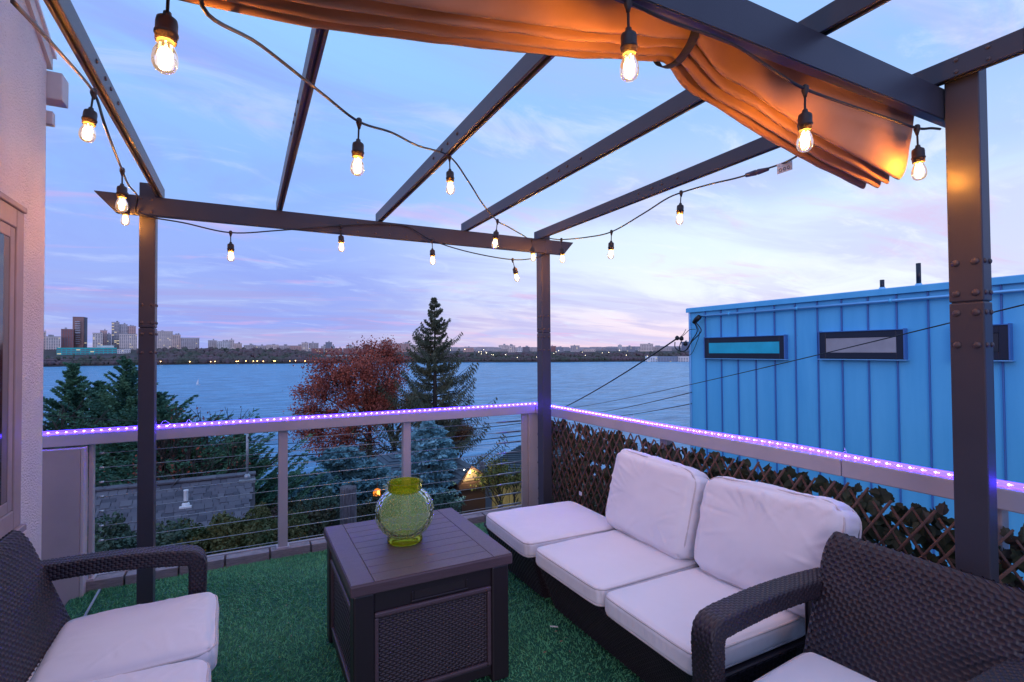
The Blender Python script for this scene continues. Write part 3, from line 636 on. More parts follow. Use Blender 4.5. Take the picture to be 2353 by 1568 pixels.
lathe('gasket', [(.038,.06),(.038,.075)], mat('rubber', (.02,.02,.022), .7), vt, 20, (v.x, v.y, v.z))
lathe('pipe', [(.032,.06),(.032,.235),(.035,.24),(.035,.26),(.028,.26),(.028,.15)], m_pvc, vt, 20, (v.x, v.y, v.z), close=True)
m_galv = mat('galvanised', (.34,.38,.42), .45, metal=.6)
v = roof_pt(568, 1103)
mt_ = thing('service_mast', 'slim galvanised service mast on the corner of the shingle roof', 'mast', v)
tube('pole', [v-Vector((0,0,.05)), v+Vector((0,0,1.05))], .022, m_galv, mt_, 10)
box('foot', (v.x-.13, v.y-.1, v.z-.05), (v.x+.13, v.y+.08, v.z+.02), m_galv, mt_, .004); lathe('flange', [(.06,0),(.05,.06),(.024,.09)], m_galv, mt_, 16, v+Vector((0,0,.02)))
for q in (.75, .9, 1.0): lathe('insulator', [(.02,-.02),(.035,0),(.02,.02)], m_deckd, mt_, 12, v+Vector((.03,0,q)))
# course-built roofs
def courses(root, p00, p10, p11, p01, nrow, m, name='shingle_course', th=.05):
    # p00-p10 eave, p01-p11 ridge
    p00, p10, p11, p01 = map(Vector, (p00, p10, p11, p01)); nrm = (p10-p00).cross(p01-p00).normalized()
    for i in range(nrow):
        a, b2 = i/nrow, (i+1.12)/nrow
        A0, A1 = p00.lerp(p01, a), p10.lerp(p11, a); B0, B1 = p00.lerp(p01, min(b2,1)), p10.lerp(p11, min(b2,1))
        V = [A0+nrm*th, A1+nrm*th, B1+nrm*.006, B0+nrm*.006, A0-nrm*.01, A1-nrm*.01, B1-nrm*.03, B0-nrm*.03]
        mobj(name, V, [(0,1,2,3),(4,7,6,5),(0,4,5,1),(1,5,6,2),(3,2,6,7),(0,3,7,4)], m, root)
m_groof = mat('dark_green_shingles', (.035,.06,.075), .85, (.05,.08,.095), 14, bump=.4, bscale=90)
g1, g2, g3, g4 = PY(1075,1098,15), PY(1300,1118,13.6), PY(1330,1010,19.5), PY(1196,1024,19.5)
gh = thing('green_roof_house', 'house with a dark blue green shingle roof beyond the plank fence', 'house', (g1.x+1, 17, -4.5))
courses(gh, g1, g2, g3, g4, 17, m_groof); mid = (g1+g2)/2
mobj('wall', [g1-Vector((0,-.25,.1)), g2-Vector((0,-.25,.1)), (g2.x, g2.y+.25, -4.6), (g1.x, g1.y+.25, -4.6), g4-Vector((0,0,.1)), g3-Vector((0,0,.1)), (g3.x, g3.y, -5), (g4.x, g4.y, -5)], [(0,1,2,3),(0,3,7,4),(1,5,6,2),(4,7,6,5)], m_sid, gh)
# summer house with lattice
m_sroof = mat('slate_blue_shingles', (.055,.085,.11), .85, (.08,.11,.14), 12, bump=.4, bscale=80)
ap = PY(925, 1034, 21); cx_, cy_ = ap.x, 21.0; ez = PY(850, 1101, 19.6).z; hs_ = 1.65
sh_ = thing('summer_house', 'small lattice summer house with a hipped slate blue shingle roof', 'gazebo', (cx_, cy_, gz(cx_, cy_)))
cs = [Vector((cx_+a*hs_, cy_+b2*hs_, ez)) for a, b2 in ((-1,-1),(1,-1),(1,1),(-1,1))]
for i in range(4): courses(sh_, cs[i], cs[(i+1) % 4], ap, ap, 9, m_sroof, th=.04)
box('fascia', (cx_-hs_+.02, cy_-hs_+.02, ez-.16), (cx_+hs_-.02, cy_+hs_-.02, ez-.012), mat('fascia_grey', (.4,.42,.46), .6), sh_, .01)
m_lat = mat('painted_lattice', (.22,.2,.25), .7)
for a, b2 in ((-1,-1),(1,-1),(1,1),(-1,1)): box('post', (cx_+a*1.35-.06, cy_+b2*1.35-.06, gz(cx_, cy_)-.5), (cx_+a*1.35+.06, cy_+b2*1.35+.06, ez-.17), m_lat, sh_, .005)
for k_ in range(-9, 16):
    for sg in (1, -1):
        x0 = cx_-1.35+k_*.2; zt, zb_ = ez-.2, ez-1.5; x1 = x0+sg*1.3; pa, pb = Vector((x0, cy_-1.36-.012*sg, zb_)), Vector((x1, cy_-1.36-.012*sg, zt))
        lo_, hi_ = cx_-1.29, cx_+1.29
        if max(pa.x, pb.x) < lo_ or min(pa.x, pb.x) > hi_: continue
        def clip(p_, q_):
            if p_.x < lo_: p_ = p_.lerp(q_, (lo_-p_.x)/(q_.x-p_.x))
            if p_.x > hi_: p_ = p_.lerp(q_, (hi_-p_.x)/(q_.x-p_.x))
            return p_
        tube('lattice_strip', [clip(pa, pb), clip(pb, pa)], .02, m_lat, sh_, 4, False)
# lantern
lp = PY(867, 1133, 13.6); m_lan = emit('lantern_glow', (1,.30,.05), 5)
ln_t = thing('lantern', 'glowing orange basket lantern hanging in the dark garden', 'lantern', lp-Vector((0,0,.16)))
V = icoV*np.array([.11,.11,.12])+np.array(lp[:]); mobj('globe', V, icoF, emit('lantern_globe', (1,.28,.03), 1.3), ln_t)
lathe('candle', [(.035,-.06),(.035,.06)], m_lan, ln_t, 10, lp+Vector((0,-.12,.02)))
for q in range(10):
    a = q*math.pi/5; tube('rib', [lp+Vector((math.cos(a)*.118*math.sin(s_*math.pi/8), math.sin(a)*.118*math.sin(s_*math.pi/8), .13*math.cos(s_*math.pi/8))) for s_ in range(1, 8)], .006, m_bark, ln_t, 4)
tube('hanger', [lp+Vector((0,0,.12)), lp+Vector((0,0,.9))], .004, m_bark, ln_t, 4)
lt = bpy.data.objects.new('lantern_light', bpy.data.lights.new('lantern_light', 'POINT')); lt.data.energy = 4; lt.data.color = (1,.4,.08); lt.data.shadow_soft_size = .1; link(lt, ln_t); lt.location = lp+Vector((0,-.2,.0))
# wooden stump
m_wood2 = mat('weathered_wood', (.22,.20,.22), .9, (.10,.09,.10), 9, bump=.8, bscale=26, bdist=.03, stretch=(6,6,.6))
sp_ = PY(800, 1120, 8); rs_ = np.random.default_rng(2); nseg = 24; prof = 1+rs_.normal(0,.05,nseg); V = []; zs_ = [sp_.z-2.4, sp_.z-1.2, sp_.z-.5, sp_.z-.02, sp_.z]
for k_, z in enumerate(zs_):
    for j in range(nseg): th = 2*math.pi*j/nseg; rr_ = .125*prof[j]*(1.08 if k_ == 0 else 1-.02*k_); V.append((sp_.x+rr_*math.cos(th), 8+rr_*math.sin(th), z+(rs_.normal(0,.012) if k_ == 4 else 0)))
Fc = [(i*nseg+j, i*nseg+(j+1) % nseg, (i+1)*nseg+(j+1) % nseg, (i+1)*nseg+j) for i in range(4) for j in range(nseg)]+[tuple(range(4*nseg, 5*nseg))]
tag(mobj('wooden_stump', V, Fc, m_wood2, None, True), 'thick weathered grey wooden stump beyond the railing left of the vase', 'stump')
sp_ = PY(1108, 1062, 13.2); tag(tube('utility_pole', [sp_-Vector((0,0,1.6)), sp_], [.085,.08], m_wood2, None, 14), 'short dark pole stub rising behind the lit shed gable', 'pole')
# lit shed
ap = PY(1078, 1069, 12); le = PY(1052, 1104, 12); re = PY(1124, 1099, 12); ez = (le.z+re.z)/2
shd = thing('garden_shed', 'small dark shed whose gable glows under a bright lamp', 'shed', (ap.x, 12.5, -2.8))
m_plk = mat('shed_boards', (.11,.055,.045), .85, (.07,.04,.035), 8, stretch=(1,1,8)); m_shr = mat('shed_roofing', (.09,.12,.14), .85, (.12,.15,.17), 12)
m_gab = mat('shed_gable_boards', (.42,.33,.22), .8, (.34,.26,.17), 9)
for sx in (0, 1):
    e = le if sx == 0 else re; out_x = e.x+(-.06 if sx == 0 else .06)
    s1, s2 = Vector((out_x, 11.85, ez-.04)), Vector((out_x, 13.6, ez-.04)); t1, t2 = Vector((ap.x, 11.85, ap.z+.02)), Vector((ap.x, 13.6, ap.z+.02))
    courses(shd, *( (s2, s1, t1, t2) if sx == 0 else (s1, s2, t2, t1) ), 5, m_shr, th=.03)
    dn = Vector((0,0,-.07)); mobj('barge_board', [s1, t1, t1+dn, s1+dn, s1+Vector((0,-.03,0)), t1+Vector((0,-.03,0)), t1+dn+Vector((0,-.03,0)), s1+dn+Vector((0,-.03,0))], [(0,1,2,3),(4,7,6,5),(0,4,5,1),(2,6,7,3),(0,3,7,4),(1,5,6,2)], m_plk, shd)
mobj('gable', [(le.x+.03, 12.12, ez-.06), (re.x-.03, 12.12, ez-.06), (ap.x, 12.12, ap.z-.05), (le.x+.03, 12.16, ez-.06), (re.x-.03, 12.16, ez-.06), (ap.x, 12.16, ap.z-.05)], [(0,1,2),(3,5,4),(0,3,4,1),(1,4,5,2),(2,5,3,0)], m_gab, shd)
box('beam', (le.x+.02, 11.98, ez-.22), (re.x-.02, 12.1, ez-.07), m_plk, shd, .005)
box('door', (le.x+.12, 12.06, -2.8), (re.x-.08, 12.1, ez-.23), mat('shed_door', (.05,.025,.022), .8), shd, .004)
box('wall', (le.x+.04, 12.18, -2.9), (re.x-.04, 13.5, ez-.1), m_plk, shd, 0)
lpp = PY(1075, 1084, 11.95); box('lamp', (lpp.x-.085, 11.98, lpp.z-.05), (lpp.x+.085, 12.02, lpp.z+.05), emit('shed_lamp', (1,.86,.6), 25), shd, .004)
lt = bpy.data.objects.new('shed_light', bpy.data.lights.new('shed_light', 'POINT')); lt.data.energy = 14; lt.data.color = (1,.75,.38); lt.data.shadow_soft_size = .06; link(lt, shd); lt.location = (lpp.x+.05, 11.78, lpp.z-.02)
# plank fence beside the shed
fx0 = re.x+.04; fn = thing('plank_fence', 'yellow lit vertical plank fence beside the small shed', 'fence', (fx0+1, 11.9, -2.8)); m_fp = mat('fence_planks', (.34,.28,.12), .8, (.20,.17,.09), 6, stretch=(8,8,.8))
for k_ in range(22):
    x = fx0+k_*.098; o = box('plank', (x, 11.9+random.uniform(-.008,.008), -2.9), (x+.09, 11.93, -1.72+random.uniform(-.03,.02)), m_fp, fn, .003)
for z in (-2.0, -2.6): box('rail', (fx0, 11.935, z), (fx0+2.15, 11.975, z+.07), m_fp, fn, .003)
lt = bpy.data.objects.new('fence_light', bpy.data.lights.new('fence_light', 'POINT')); lt.data.energy = 5; lt.data.color = (1,.85,.3); lt.data.shadow_soft_size = .05
fl = thing('garden_spotlight', 'small garden spotlight at the foot of the plank fence', 'lamp', (fx0+.35, 11.35, -2.8)); link(lt, fl); lt.location = (fx0+.35, 11.3, -2.35)
lathe('housing', [(.03,0),(.05,.1),(.06,.16),(.055,.17)], m_deckd, fl, 12, (fx0+.35, 11.35, -2.72)); tube('spike', [(fx0+.35, 11.35, -2.95), (fx0+.35, 11.35, -2.7)], .012, m_deckd, fl, 6)
# teal screen
a = PY(612, 1100, 24); b2 = PY(745, 1103, 22)
scn = thing('garden_screen', 'long dark teal netted screen at the edge of the garden above the water', 'fence', ((a.x+b2.x)/2, 23, -5)); m_teal = mat('teal_net', (.025,.075,.085), .9, (.035,.095,.10), 30)
for k_ in range(6):
    q0, q1 = a.lerp(b2, k_/6), a.lerp(b2, (k_+1)/6); mobj('panel', [(q0.x+.01, q0.y, q0.z), (q1.x-.01, q1.y, q1.z), (q1.x-.01, q1.y, -6), (q0.x+.01, q0.y, -6), (q0.x+.01, q0.y+.03, q0.z), (q1.x-.01, q1.y+.03, q1.z), (q1.x-.01, q1.y+.03, -6), (q0.x+.01, q0.y+.03, -6)], [(0,3,2,1),(4,5,6,7),(0,1,5,4),(0,4,7,3),(1,2,6,5)], m_teal, scn)
    tube('post', [(q0.x, q0.y-.04, -6), (q0.x, q0.y-.04, q0.z+.12)], .03, m_bark, scn, 6)
# ================================================================== BLUE HOUSE (right)
BX, BT = 8.5, 2.367; Y1 = 8.08
m_blue = mat('blue_metal_cladding', (.16,.64,1.0), .42, (.115,.55,.92), 2.2, 7, bump=.1, bscale=2.5, bdist=.012, spec=.45, metal=.1, stretch=(1,1.6,.22), vlo=.3, vhi=.7)
m_bluetrim = mat('blue_trim', (.28,.62,.95), .4, metal=.6)
m_seam = mat('blue_seam', (.06,.18,.48), .4)
m_navy = mat('window_sash_dark', (.012,.016,.035), .35)
bh = thing('blue_house', 'neighbouring house clad in bright blue standing seam metal', 'house', (BX+3, 3, -6))
box('wall', (BX+.03, -6, -6.5), (BX+7, Y1-.01, BT-.05), m_blue, bh, 0)
seams = [Y1-.005]+[Y1-.43-.3935*i for i in range(32)]
for i in range(len(seams)-1):
    a, b2 = seams[i], seams[i+1]
    box('wall_panel', (BX, b2+.006, -4.5), (BX+.026, a-.006, BT-.05), m_blue, bh, .004, 1)
    box('seam', (BX-.026, b2-.008, -4.5), (BX+.028, b2+.008, BT-.055), m_seam, bh, .003, 1)
box('corner_trim', (BX-.03, Y1-.03, -4.5), (BX+.04, Y1+.012, BT-.055), m_bluetrim, bh, .004, 1)
rfb = box('roof', (BX-.05, -6.05, BT-.045), (BX+7.05, Y1+.05, BT+.03), m_bluetrim, bh, .006)
box('fascia', (BX-.06, -6.05, BT-.07), (BX-.052, Y1+.055, BT+.02), m_blue, bh, .002, 1)
bm = bmesh.new(); bm.free()
def pane(name, c, rough=.12, em=None): 
    m = mat(name, c, rough, tuple(v*.85 for v in c), 3, 3)
    return m
for i, (a, b2, z0, z1, pm_) in enumerate([(5.82, 7.63, 1.327, 1.758, pane('frosted_teal_glass', (.03,.60,.80))), (3.97, 5.235, 1.34, 1.79, pane('drawn_blind_glass', (.45,.42,.44))), (2.82, 3.42, 1.345, 1.805, pane('dark_room_glass', (.012,.012,.02), .06))]):
    wn_ = box('window', (BX-.07, a+.03, z0+.03), (BX-.03, b2-.03, z1-.03), m_navy, bh, 0)
    t_ = .095
    def fr(name, y0, y1, za, zb_, x0, x1, m, par): return box(name, (x0, y0, za), (x1, y1, zb_), m, par, .003, 1)
    fr('frame', a+.008, a+.022, z0, z1, BX-.10, BX+.0, m_seam, wn_); fr('frame', b2-.022, b2-.008, z0, z1, BX-.10, BX, m_seam, wn_)
    fr('frame', a+.0225, b2-.0225, z1-.022, z1-.008, BX-.10, BX, m_seam, wn_); fr('sill', a-.01, b2+.01, z0-.018, z0-.003, BX-.105, BX, m_bluetrim, wn_)
    fr('sash', a+.023, a+.023+t_, z0+.002, z1-.023, BX-.085, BX-.071, m_navy, wn_); fr('sash', b2-.023-t_, b2-.023, z0+.002, z1-.023, BX-.085, BX-.071, m_navy, wn_)
    fr('sash', a+.0235+t_, b2-.0235-t_, z1-.023-t_, z1-.0235, BX-.085, BX-.071, m_navy, wn_); fr('sash', a+.0235+t_, b2-.0235-t_, z0+.002, z0+.002+t_, BX-.085, BX-.071, m_navy, wn_)
    fr('pane', a+.025+t_, b2-.025-t_, z0+.004+t_, z1-.025-t_, BX-.078, BX-.0715, pm_, wn_)
    if i == 2: fr('lit_blind', a+.30, b2-.14, z0+.11, z1-.17, BX-.0795, BX-.0785, emit('lit_room', (1,.60,.18), .26), wn_)
cd = thing('conduit', 'blue painted conduit pipe running under the eave of the blue house', 'pipe', (BX, 3, 2.19))
tube('pipe', [(BX-.075, 7.73, 2.2), (BX-.075, -3, 2.2)], .025, m_bluetrim, cd, 14)
for y in (7.0, 5.6, 4.15, 2.6): lathe('bracket', [(.031,-.02),(.034,0),(.031,.02)], m_blue, cd, 14, (0,0,0)).matrix_basis = Matrix.Translation((BX-.075, y, 2.2)) @ Matrix.Rotation(R(90), 4, 'X')
for (y, h, lab) in ((4.36, .16, 'short dark flue pipe on the roof of the blue house'), (3.88, .34, 'taller dark flue pipe on the roof of the blue house')):
    fp = thing('flue_pipe', lab, 'pipe', (BX+.12, y, BT)); lathe('pipe', [(.03,0),(.03,h)], m_navy, fp, 12, (BX+.12, y, BT+.02)); lathe('base_collar', [(.055,0),(.035,.04)], m_bluetrim, fp, 12, (BX+.12, y, BT+.028))
# service cables at its corner
m_cable = mat('black_cable', (.008,.008,.012), .5)
sv = thing('service_cable_drop', 'tangle of black service cables and connectors at the corner of the blue house', 'cable', PXX(1605, 735, BX-.12))
def Q(x, y, X=BX-.13): return PXX(x, y, X)
tube('weatherhead', [Q(1608,728), Q(1600,735), Q(1594,742)], [.05,.055,.04], m_cable, sv, 10)
for k_, pp in enumerate([[(1596,742),(1602,762),(1588,785),(1580,802),(1566,808),(1552,800),(1551,786)], [(1600,742),(1611,758),(1605,770),(1590,785),(1575,806),(1562,806),(1562,795),(1566,784)], [(1598,742),(1607,765),(1600,790),(1590,812),(1580,817),(1573,810)], [(1559,779),(1570,768),(1576,757)], [(1562,779),(1577,765),(1585,758),(1598,757)]]):
    tube('cable', crom([Q(x, y, BX-.13-.03*k_) for x, y in pp], 6), .011 if k_ < 2 else .006, m_cable, sv, 6)
for x, y in ((1556,777),(1566,778),(1575,790)): lathe('connector', [(.02,-.05),(.045,-.03),(.045,.02),(.015,.05)], m_cable, sv, 10, Q(x, y))
# overhead wires
def wire(label, A, B, r, sag=.15, n=24):
    A, B = Vector(A), Vector(B); pts_ = [A.lerp(B, i/n)-Vector((0,0,sag*4*(i/n)*(1-i/n))) for i in range(n+1)]
    return tag(tube('overhead_wire', pts_, r, m_cable, None, 6), label, 'wire', 'overhead wires')
wire('thick service wire falling steeply from the blue house corner behind the corner post', Q(1556,778), PY(1262,952,19), .017, .12)
wire('long thin wire crossing the front of the blue house windows', PY(1275,943,17), PXX(2420,684,5.2), .006, .1)
wire('thin wire over the water just under the thick service wire', PY(1310,956,20), PXX(1589,902,BX-.04), .010, .08)
wire('lower thin wire over the water meeting the blue house', PY(1360,962,20), PXX(1589,928,BX-.04), .010, .06)
wire('faint wire above the left half of the purple lit rail', PY(60,951,9), PY(760,986,15), .006, .05)
wire('upper dark wire seen through the rear railing cables', PY(560,1024,17), PY(1230,969,14), .011, .1)
wire('lower dark wire seen through the rear railing cables', PY(120,1080,12), PY(1240,996,14), .013, .1)
wire('pale thin wire running level in front of the far bank', PY(60,829,40), PY(1300,822,46), .012, .05)
# ================================================================== OWN HOUSE (left)
WX, WY = -.961, 3.6
m_stucco = mat('stucco', (.85,.78,.77), .95, (.78,.71,.71), 3, bump=1.0, bscale=110, bdist=.02)
m_trim = mat('house_trim', (.62,.55,.52), .6, (.55,.48,.46), 5)
oh = thing('own_house', 'pale pinkish stucco house wall at the left edge of the deck', 'house', (WX-.3, 1.5, -1))
def wt(y): return 3.12+(WY-y)*.49
V = []; ys = (1.2, WY)
for x in (WX-.6, WX): V += [(x, ys[0], -3), (x, ys[1], -3), (x, ys[1], wt(ys[1])), (x, ys[0], wt(ys[0]))]
mobj('wall', V, [(4,5,6,7),(0,3,2,1),(1,2,6,5),(0,4,7,3),(3,7,6,2)], m_stucco, oh)
def slope_box(name, y0, y1, x0, x1, dz0, dz1, m, par):
    V = [(x, y, wt(y)+dz) for x in (x0, x1) for (y, dz) in ((y0,dz0),(y1,dz0),(y1,dz1),(y0,dz1))]
    return mobj(name, V, [(0,3,2,1),(4,5,6,7),(0,1,5,4),(1,2,6,5),(2,3,7,6),(3,0,4,7)], m, par)
slope_box('rake_trim', 1.2, WY+.03, WX-.6, WX+.018, -.05, .03, m_trim, oh); slope_box('drip_edge', 1.2, WY+.05, WX-.62, WX+.03, .032, .05, mat('drip_edge_white', (.75,.75,.78), .5), oh)
a0_, a1_ = PY(156, 187, 3.7), PY(156, 248, 3.7)
box('eave_return', (WX-.45, WY+.004, a1_.z), (a0_.x, WY+.12, a0_.z), m_trim, oh, .006)
a0_, a1_ = PY(126, 262, 3.64), PY(126, 292, 3.64); box('corbel', (WX-.3, WY+.004, a1_.z), (a0_.x, WY+.05, a0_.z), m_trim, oh, .004)
m_wtrim = mat('window_trim_taupe', (.36,.28,.28), .55, (.31,.245,.245), 6); m_dfr = mat('window_frame_brown', (.17,.13,.12), .5); m_dgl = mat('window_glass_dark', (.03,.02,.025), .05)
ow = box('window', (WX-.03, 1.3, .79), (WX+.012, 3.145, 2.08), m_dgl, oh, 0)
for nm, y0, y1, z0, z1, x1 in (('frame', 3.15, 3.237, .70, 2.17, .022), ('frame', 1.25, 3.149, 2.083, 2.17, .022), ('sill', 1.25, 3.25, .668, .698, .04), ('frame', 1.25, 3.149, .70, .787, .022)):
    box(nm, (WX-.02, y0, z0), (WX+x1, y1, z1), m_wtrim, ow, .005)
for nm, y0, y1, z0, z1, x1 in (('sash', 3.10, 3.148, .79, 2.08, .016), ('sash', 1.25, 3.099, 2.03, 2.081, .016), ('sash', 1.25, 3.099, .789, .84, .016), ('sash', 3.04, 3.098, .841, 2.029, .013)):
    box(nm, (WX-.02, y0, z0), (WX+x1, y1, z1), m_dfr if x1 < .015 else m_wtrim, ow, .003)
box('head_casing', (WX-.02, 1.22, 2.172), (WX+.03, 3.25, 2.20), m_wtrim, ow, .005)
# ================================================================== DECK
m_turf_base = mat('turf_backing', (.012,.09,.05), 1, (.02,.12,.065), 30)
DX0, DX1, DY0, DY1 = WX, 2.56, -2.2, 4.17
deck = box('deck_floor', (DX0, DY0, -.32), (DX1, DY1, -.012), m_turf_base, None, 0); tag(deck, kind='structure')
m_comp = mat('composite_board', (.30,.27,.30), .75, (.20,.18,.21), 7, bump=.5, bscale=14, bdist=.01, stretch=(3,3,22))
x = DX0-.3; i = 0
while x < 2.42:
    wd = (.287, .28, .30, .275)[i % 4]; box('edge_board', (x, 4.172, -.05), (x+wd-.012, 4.262, .05+.002*(i % 2)), m_comp, deck, .004); x += wd; i += 1
box('edge_cap', (DX0-.3, 4.264, -.3), (2.56, 4.30, .056), mat('deck_fascia', (.33,.30,.34), .6), deck, .004)
x = 0
for k_ in range(14): box('edge_board', (2.565, -2.1+k_*.45, -.05), (2.60, -2.1+k_*.45+.44, .03), m_comp, deck, .004)
# artificial turf blades
n = 150000; X = RNG.uniform(DX0+.01, 2.40, n); Yb = DY1-.004-(RNG.random(n)**1.35)*(DY1-.25)
ht = RNG.uniform(.008, .017, n); a = RNG.uniform(0, 2*math.pi, n); ln_ = RNG.normal(0, .011, (n,2)); wv = RNG.uniform(.0014,.0026,n)
swirl = np.sin(X*5.1+np.cos(Yb*4.3)*2)*.006; ln_[:,0] += swirl; ln_[:,1] += np.cos(Yb*6.1+X*3)*.006
Bq = np.stack([X, Yb, np.full(n,-.013)], 1); sd = np.stack([np.cos(a)*wv, np.sin(a)*wv, np.zeros(n)], 1); tp = np.stack([X+ln_[:,0], Yb+ln_[:,1], -.013+ht], 1); md = (Bq+tp)/2+np.stack([-ln_[:,0]*.15, -ln_[:,1]*.15, ht*.1], 1)
Vt = np.stack([Bq-sd, Bq+sd, md+sd*.8, tp, md-sd*.8], 1).reshape(-1,3)
Fq = (np.arange(n, dtype=np.int32)*5)[:,None]+np.array([[0,1,2,4]], dtype=np.int32); Ft = (np.arange(n, dtype=np.int32)*5)[:,None]+np.array([[4,2,3]], dtype=np.int32)
tri = np.concatenate([Fq[:,[0,1,2]], Fq[:,[0,2,3]], Ft])
m_turf = mat('artificial_turf', (.10,.37,.18), .7, (.155,.48,.235), 1.1, 10, vlo=.36, vhi=.64, spec=.2)
tag(mobj('artificial_turf', Vt, tri, m_turf), 'short green artificial turf covering the whole deck', 'turf', kind='stuff')
es = [Vector(PZ(195, 1418, .012)), Vector(PZ(229, 1357, .012))]; dirv = (es[1]-es[0]).normalized(); s0 = es[0]-dirv*.35; s1 = es[1]
nrm = Vector((-dirv.y, dirv.x, 0))*.006
tag(mobj('seam_strip', [s0-nrm, s0+nrm, s1+nrm, s1-nrm, s0-nrm+Vector((0,0,.008)), s0+nrm+Vector((0,0,.008)), s1+nrm+Vector((0,0,.008)), s1-nrm+Vector((0,0,.008))], [(4,5,6,7),(0,1,5,4),(1,2,6,5),(2,3,7,6),(3,0,4,7)], m_galv), 'thin grey seam strip in the turf near the box pillar', 'strip')
sp2 = PZ(1273, 1440, .022); bm = bmesh.new(); bm_box(bm, (-.022,-.004,-.003), (.022,.004,.003), .002, 2, Matrix.Translation(sp2) @ Matrix.Rotation(R(-25), 4, 'Z') @ Matrix.Rotation(R(6), 4, 'Y'))
tag(bobj('paper_scrap', bm, mat('paper', (.75,.75,.72), .8, (.6,.6,.58), 60)), 'small white scrap of paper on the turf in front of the sofa', 'litter')
for i, (x, y) in enumerate(((1290,1475),(1252,1500),(1638-360,1452))):
    q = PZ(x, y, .02); bm = bmesh.new(); v4 = [bm.verts.new((q.x+a_*.011, q.y+b_*.006, q.z+c_)) for a_, b_, c_ in ((-1,0,0),(0,-1,.004),(1,0,.002),(0,1,.005))]; bm.faces.new(v4)
    tag(bobj('fallen_leaf', bm, mat('dry_leaf_%d' % i, (.22,.15,.10), .9)), ['small dry leaf on the turf just below the paper scrap', 'dry leaf on the turf nearest the bottom edge by the table', 'dry leaf beside the paper scrap on the turf'][i], 'leaf', 'dry leaves on the turf')
n = 260; X = RNG.uniform(-.5, 2.2, n); Yb = RNG.uniform(1.3, 4.0, n); C = np.stack([X, Yb, np.full(n,.006)+RNG.uniform(0,.004,n)], 1); D1 = unit(RNG.normal(0,1,(n,3))*np.array([1,1,.25])); D2 = unit(np.cross(D1, np.array([0,0,1.]))); l_ = RNG.uniform(.0025,.008,(n,1))
Vt, Fc = diamonds(C, D1*l_, D2*l_*.5); tag(mobj('turf_crumbs', Vt, Fc, mat('leaf_crumbs', (.20,.14,.09), .9, (.42,.36,.28), 9)), 'tiny leaf crumbs and grit scattered over the turf', 'debris', kind='stuff')
# box pillar
m_pil = mat('painted_pillar', (.42,.35,.38), .6, (.38,.32,.35), 4, bump=.15, bscale=300)
bp_ = thing('box_pillar', 'taupe painted box pillar between the stucco wall and the rear railing', 'pillar', (-1.1, 4.15, 0))
box('front_panel', (-1.5, 4.10, -.3), (-.913, 4.118, .912), m_pil, bp_, .003); box('side_panel', (-.912, 4.102, -.3), (-.896, 4.205, .912), mat('pillar_side_lit', (.52,.45,.48), .6), bp_, .003); box('core', (-1.5, 4.12, -.3), (-.915, 4.2, .91), m_pil, bp_, 0)  # side panel in a lighter paint, the brighter light put into its colour
# ================================================================== RAILINGS
m_rail = mat('rail_bronze', (.46,.42,.47), .42, (.42,.385,.43), 6, spec=.4); m_steel = mat('stainless_cable', (.50,.50,.52), .3, metal=.9)
rr = thing('rear_railing', 'taupe metal railing with horizontal steel cables along the river side', 'railing', (.6, 4.23, 0))
box('top_rail', (-1.5, 4.165, .92), (2.398, 4.29, .998), m_rail, rr, .005)
for xs_, hw_ in ((-.882, .011), (.25, .032), (1.19, .032)): 
    p_ = box('post', (xs_-hw_, 4.20, .0), (xs_+hw_, 4.262, .919), m_rail, rr, .004)
    box('post_foot', (xs_-hw_-.012, 4.185, .05), (xs_+hw_+.012, 4.275, .062), m_rail, p_, .003)
cp = box('corner_post', (2.335, 4.19, -.3), (2.445, 4.30, .919), m_rail, rr, .005); box('terminal_strip', (2.268, 4.20, -.05), (2.332, 4.215, .918), m_rail, cp, .003)
for k_ in range(9):
    z = .095+k_*.0945; cb = tube('cable', [(-.84, 4.23, z), (2.27, 4.23, z)], .0024, m_steel, rr, 6)
    tube('turnbuckle', [(2.02, 4.23, z), (2.05, 4.23, z), (2.27, 4.23, z)], [.004,.0075,.0075], m_steel, cb, 8)
    lathe('ferrule', [(.008,-.012),(.008,.012)], m_steel, cb, 8, (0,0,0)).matrix_basis = Matrix.Translation((-.832, 4.23, z)) @ Matrix.Rotation(R(90), 4, 'Y')
    bolt_m = None
rg_ = thing('side_railing', 'taupe metal railing along the right side carrying the lattice screen', 'railing', (2.47, 1.5, 0))
box('top_rail', (2.40, 1.402, .92), (2.548, 4.29, .998), m_rail, rg_, .005); box('top_rail', (2.40, -2.0, .92), (2.548, 1.398, .998), m_rail, rg_, .005)
for y in (2.6, .9, -.6): box('post', (2.475, y-.032, -.1), (2.535, y+.032, .919), m_rail, rg_, .004)
